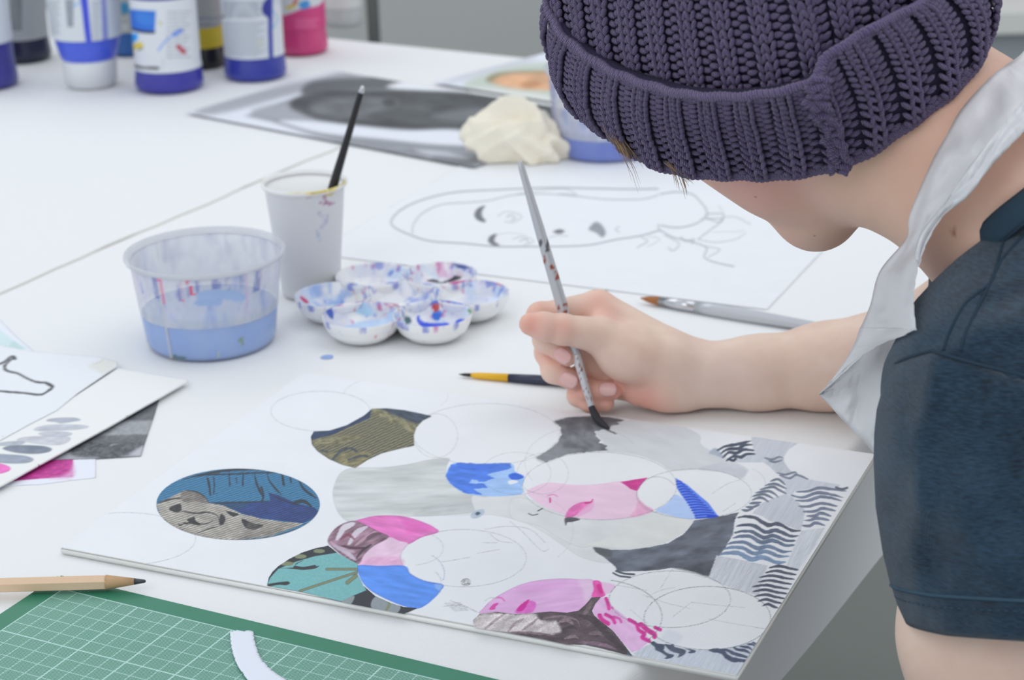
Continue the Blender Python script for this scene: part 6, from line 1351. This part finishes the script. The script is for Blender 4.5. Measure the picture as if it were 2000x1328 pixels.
def dv_m(at, sc, v, dv): return float(np.linalg.norm(at(sc, v+dv*.5)[0]-at(sc, v-dv*.5)[0]))
def lay(K_, at, u, nrows, v0, v1, wid, slant, wscale=lambda v: 1., lift=.0026):
    s0 = u/NU
    for r in range(nrows):
        v = v0+(v1-v0)*(r+.5)/nrows; dv = (v1-v0)/nrows; ws = wscale(v)
        sh = slant*v/NU
        for c in range(2):
            sc = s0+sh+(c*.235+.06)/NU
            q0, o0 = at(sc, v-dv*.75); q1, o1 = at(sc, v+dv*.75); ax = q1-q0; L_ = np.linalg.norm(ax)
            e0, _ = at(sc+.06/NU, v); e1, _ = at(sc-.06/NU, v); side = e0-e1; side /= np.linalg.norm(side)+1e-9
            up_ = ax/(L_+1e-9); W_ = wid*ws
            for leg in (-1, 1):
                jit = rg.uniform(-.0003, .0003)
                ctr = (q0+q1)/2+side*(leg*W_*.27+jit)+o0*(lift+rg.uniform(-.0003, .0003)); K_.add(ctr, up_+side*(leg*.42), o0, L_*.92, W_*.235, W_*.27, .0003)
        for c in range(2):                                  # purl bumps in the recess
            sc = s0+sh+(.53+c*.22)/NU; q, o_ = at(sc, v+(dv*.5 if c else 0)); e0, _ = at(sc+.1/NU, v); e1, _ = at(sc-.1/NU, v); side = e0-e1; Ls = np.linalg.norm(side); 
            K_.add(q+o_*(lift*.25), side, o_, Ls*1.45, min(dv_m(at, sc, v, dv)*.50, .0016), .0011, .0007)
    return
for u in range(NU): lay(K_k, at_cuff, u, 15, .02, .97, .0056, 1.1)
ws_ = lambda v: max(.25, math.cos(v*math.pi/2)**.9)
for u in range(NU): lay(K_c, at_crown, u, 46, .0, .96, .0056, 0., ws_)
# cast-on chain along the cuff's top and bottom edges
for k in range(NU*7):
    for (v, wz, lf) in ((1.0, .0024, .0012), (.0, .0020, .0002)):
        s_ = k/(NU*7); q, o_ = at_cuff(s_, v); e, _ = at_cuff(s_+.6/(NU*7), v); ax = e-q
        vv = cuff(jof(s_, sR), .9)[0]-cuff(jof(s_, sR), 1.)[0] if v > .5 else cuff(jof(s_, sR), .1)[0]-cuff(jof(s_, sR), 0.)[0]; vv /= np.linalg.norm(vv)
        K_k.add(q+o_*(lf+.0006*math.sin(k*.9)), ax/np.linalg.norm(ax)+vv*.55, o_, .0068, wz, wz, .0004)
        K_k.add(q+o_*lf*.3+vv*.0026, ax/np.linalg.norm(ax)-vv*.55, o_, .0062, wz*.85, wz*.85, .0004)
# raised side seam of the cuff
sv = np.linspace(.15, .45, 61)
for k in range(40):
    v = 1-k/39; v_ = max(0, min(1, v)); tx = float(np.interp(1-v_, [0, .25, .5, .75, 1], [1592, 1590, 1604, 1628, 1640])); 
    c_s = [cuff(jof(a, sR), v_) for a in sv]; xs_ = proj([c[0] for c in c_s])[0]; b = int(np.argmin(abs(xs_-tx))); q, o_ = c_s[b]
    for sg in (-1, 1):
        K_k.add(q+o_*.0032+np.array(RIGHT)*(sg*.0022+.0008*math.sin(k*1.1))-np.array(UP)*(.0+(.0 if v >= 0 else .002)), c2w(.55*sg, -.7+.5*math.sin(k*.9), .1), o_, .0070, .0017, .0017, .0006)
    if k % 3 == 0: K_k.add(q+o_*.0042+np.array(RIGHT)*.0025*math.sin(k*.7), c2w(.9, .4*math.sin(k), 0), o_, .0080, .0017, .0017, .0014)
def skin_of(at, nv, v0, v1, inset):
    V = []; n_ = 180
    for i in range(nv+1):
        for k in range(n_): q, o_ = at(k/n_, v0+(v1-v0)*i/nv); V.append(q-o_*inset)
    F = [(i*n_+k, i*n_+(k+1) % n_, (i+1)*n_+(k+1) % n_, (i+1)*n_+k) for i in range(nv) for k in range(n_)]
    return V, F
V, F = skin_of(at_crown, 24, 0., .985, .0012)
hat = mesh_obj('knitted_hat', V, F, M_under, person, True, 'chunky ribbed purple knitted hat with a folded cuff')
V, F = skin_of(at_cuff, 8, .0, 1., .0034); o = mesh_obj('cuff_ground', V, F, M_under, hat, True)
sd_ = o.modifiers.new('thickness', 'SOLIDIFY'); sd_.thickness = .005; sd_.offset = 0
K_c.build('crown_stitches', hat); K_k.build('cuff_stitches', hat)
# ---- brush in the hand
A_ = Vector(D(1156, 797, 1.2885)); B_ = Vector(D(1015, 315, 1.277)); T_ = Vector(U(1190, 837, CT+.0008)); d_ = (B_-A_).normalized(); LB = (B_-A_).length
t = thing('paint_brush', 'slim silver brush with a dark wet tip held in the painting hand', 'brush', tuple(T_))
M_fleck = mat('flecked_silver_lacquer', (196, 197, 200), .32, attr=True, Metallic=.3)
MB().tube(crspline([A_+d_*.001, U(1163, 812, .0088), U(1175, 826, .0066), T_], 5), np.interp(np.linspace(0, 1, 16), [0, .35, .75, 1], [.0021, .0027, .0019, .0005]), 12).build('bristles', M_hairb, t, True, 'dark wet bristles')
mb = MB(); mb.tube([A_+d_*s_ for s_ in np.linspace(0, .036, 28)], list(np.interp(np.linspace(0, .036, 28), [0, .016, .018, .020, .028, .03, .036], [.0021, .0026, .0029, .0026, .0028, .0031, .0030])), 20)
o = mb.build('ferrule', M_fleck, t, True, 'metal ferrule with rust red flecks'); p = Paint(np.array(mb.V), (210, 210, 212)); n = fnoise(p.x/3, p.y/5, 6); p.c[n > .70] = (150, 84, 70); set_col(o, p.c)
mb = MB(); ss = np.linspace(.0355, LB, 90); mb.tube([A_+d_*s_ for s_ in ss], list(np.interp(ss, [.0355, .05, .07, .12, LB-.004, LB], [.0030, .0034, .0038, .0032, .0021, .0014])), 20)
o = mb.build('handle', M_fleck, t, True, 'silver handle with red-brown paint flecks'); p = Paint(np.array(mb.V), (190, 191, 195)); n = fnoise(p.x/5, p.y/9, 6, 2)
m_ = ((n > .62) & (p.y > 500) & (p.y < 545)) | ((n > .68) & (p.y > 585) & (p.y < 625)); p.c[m_] = (158, 72, 50); m_ = (p.y > 455) & (p.y < 492) & (np.sin(p.y*1.3) > .2) & (n > .42); p.c[m_] = (96, 96, 100); set_col(o, p.c)
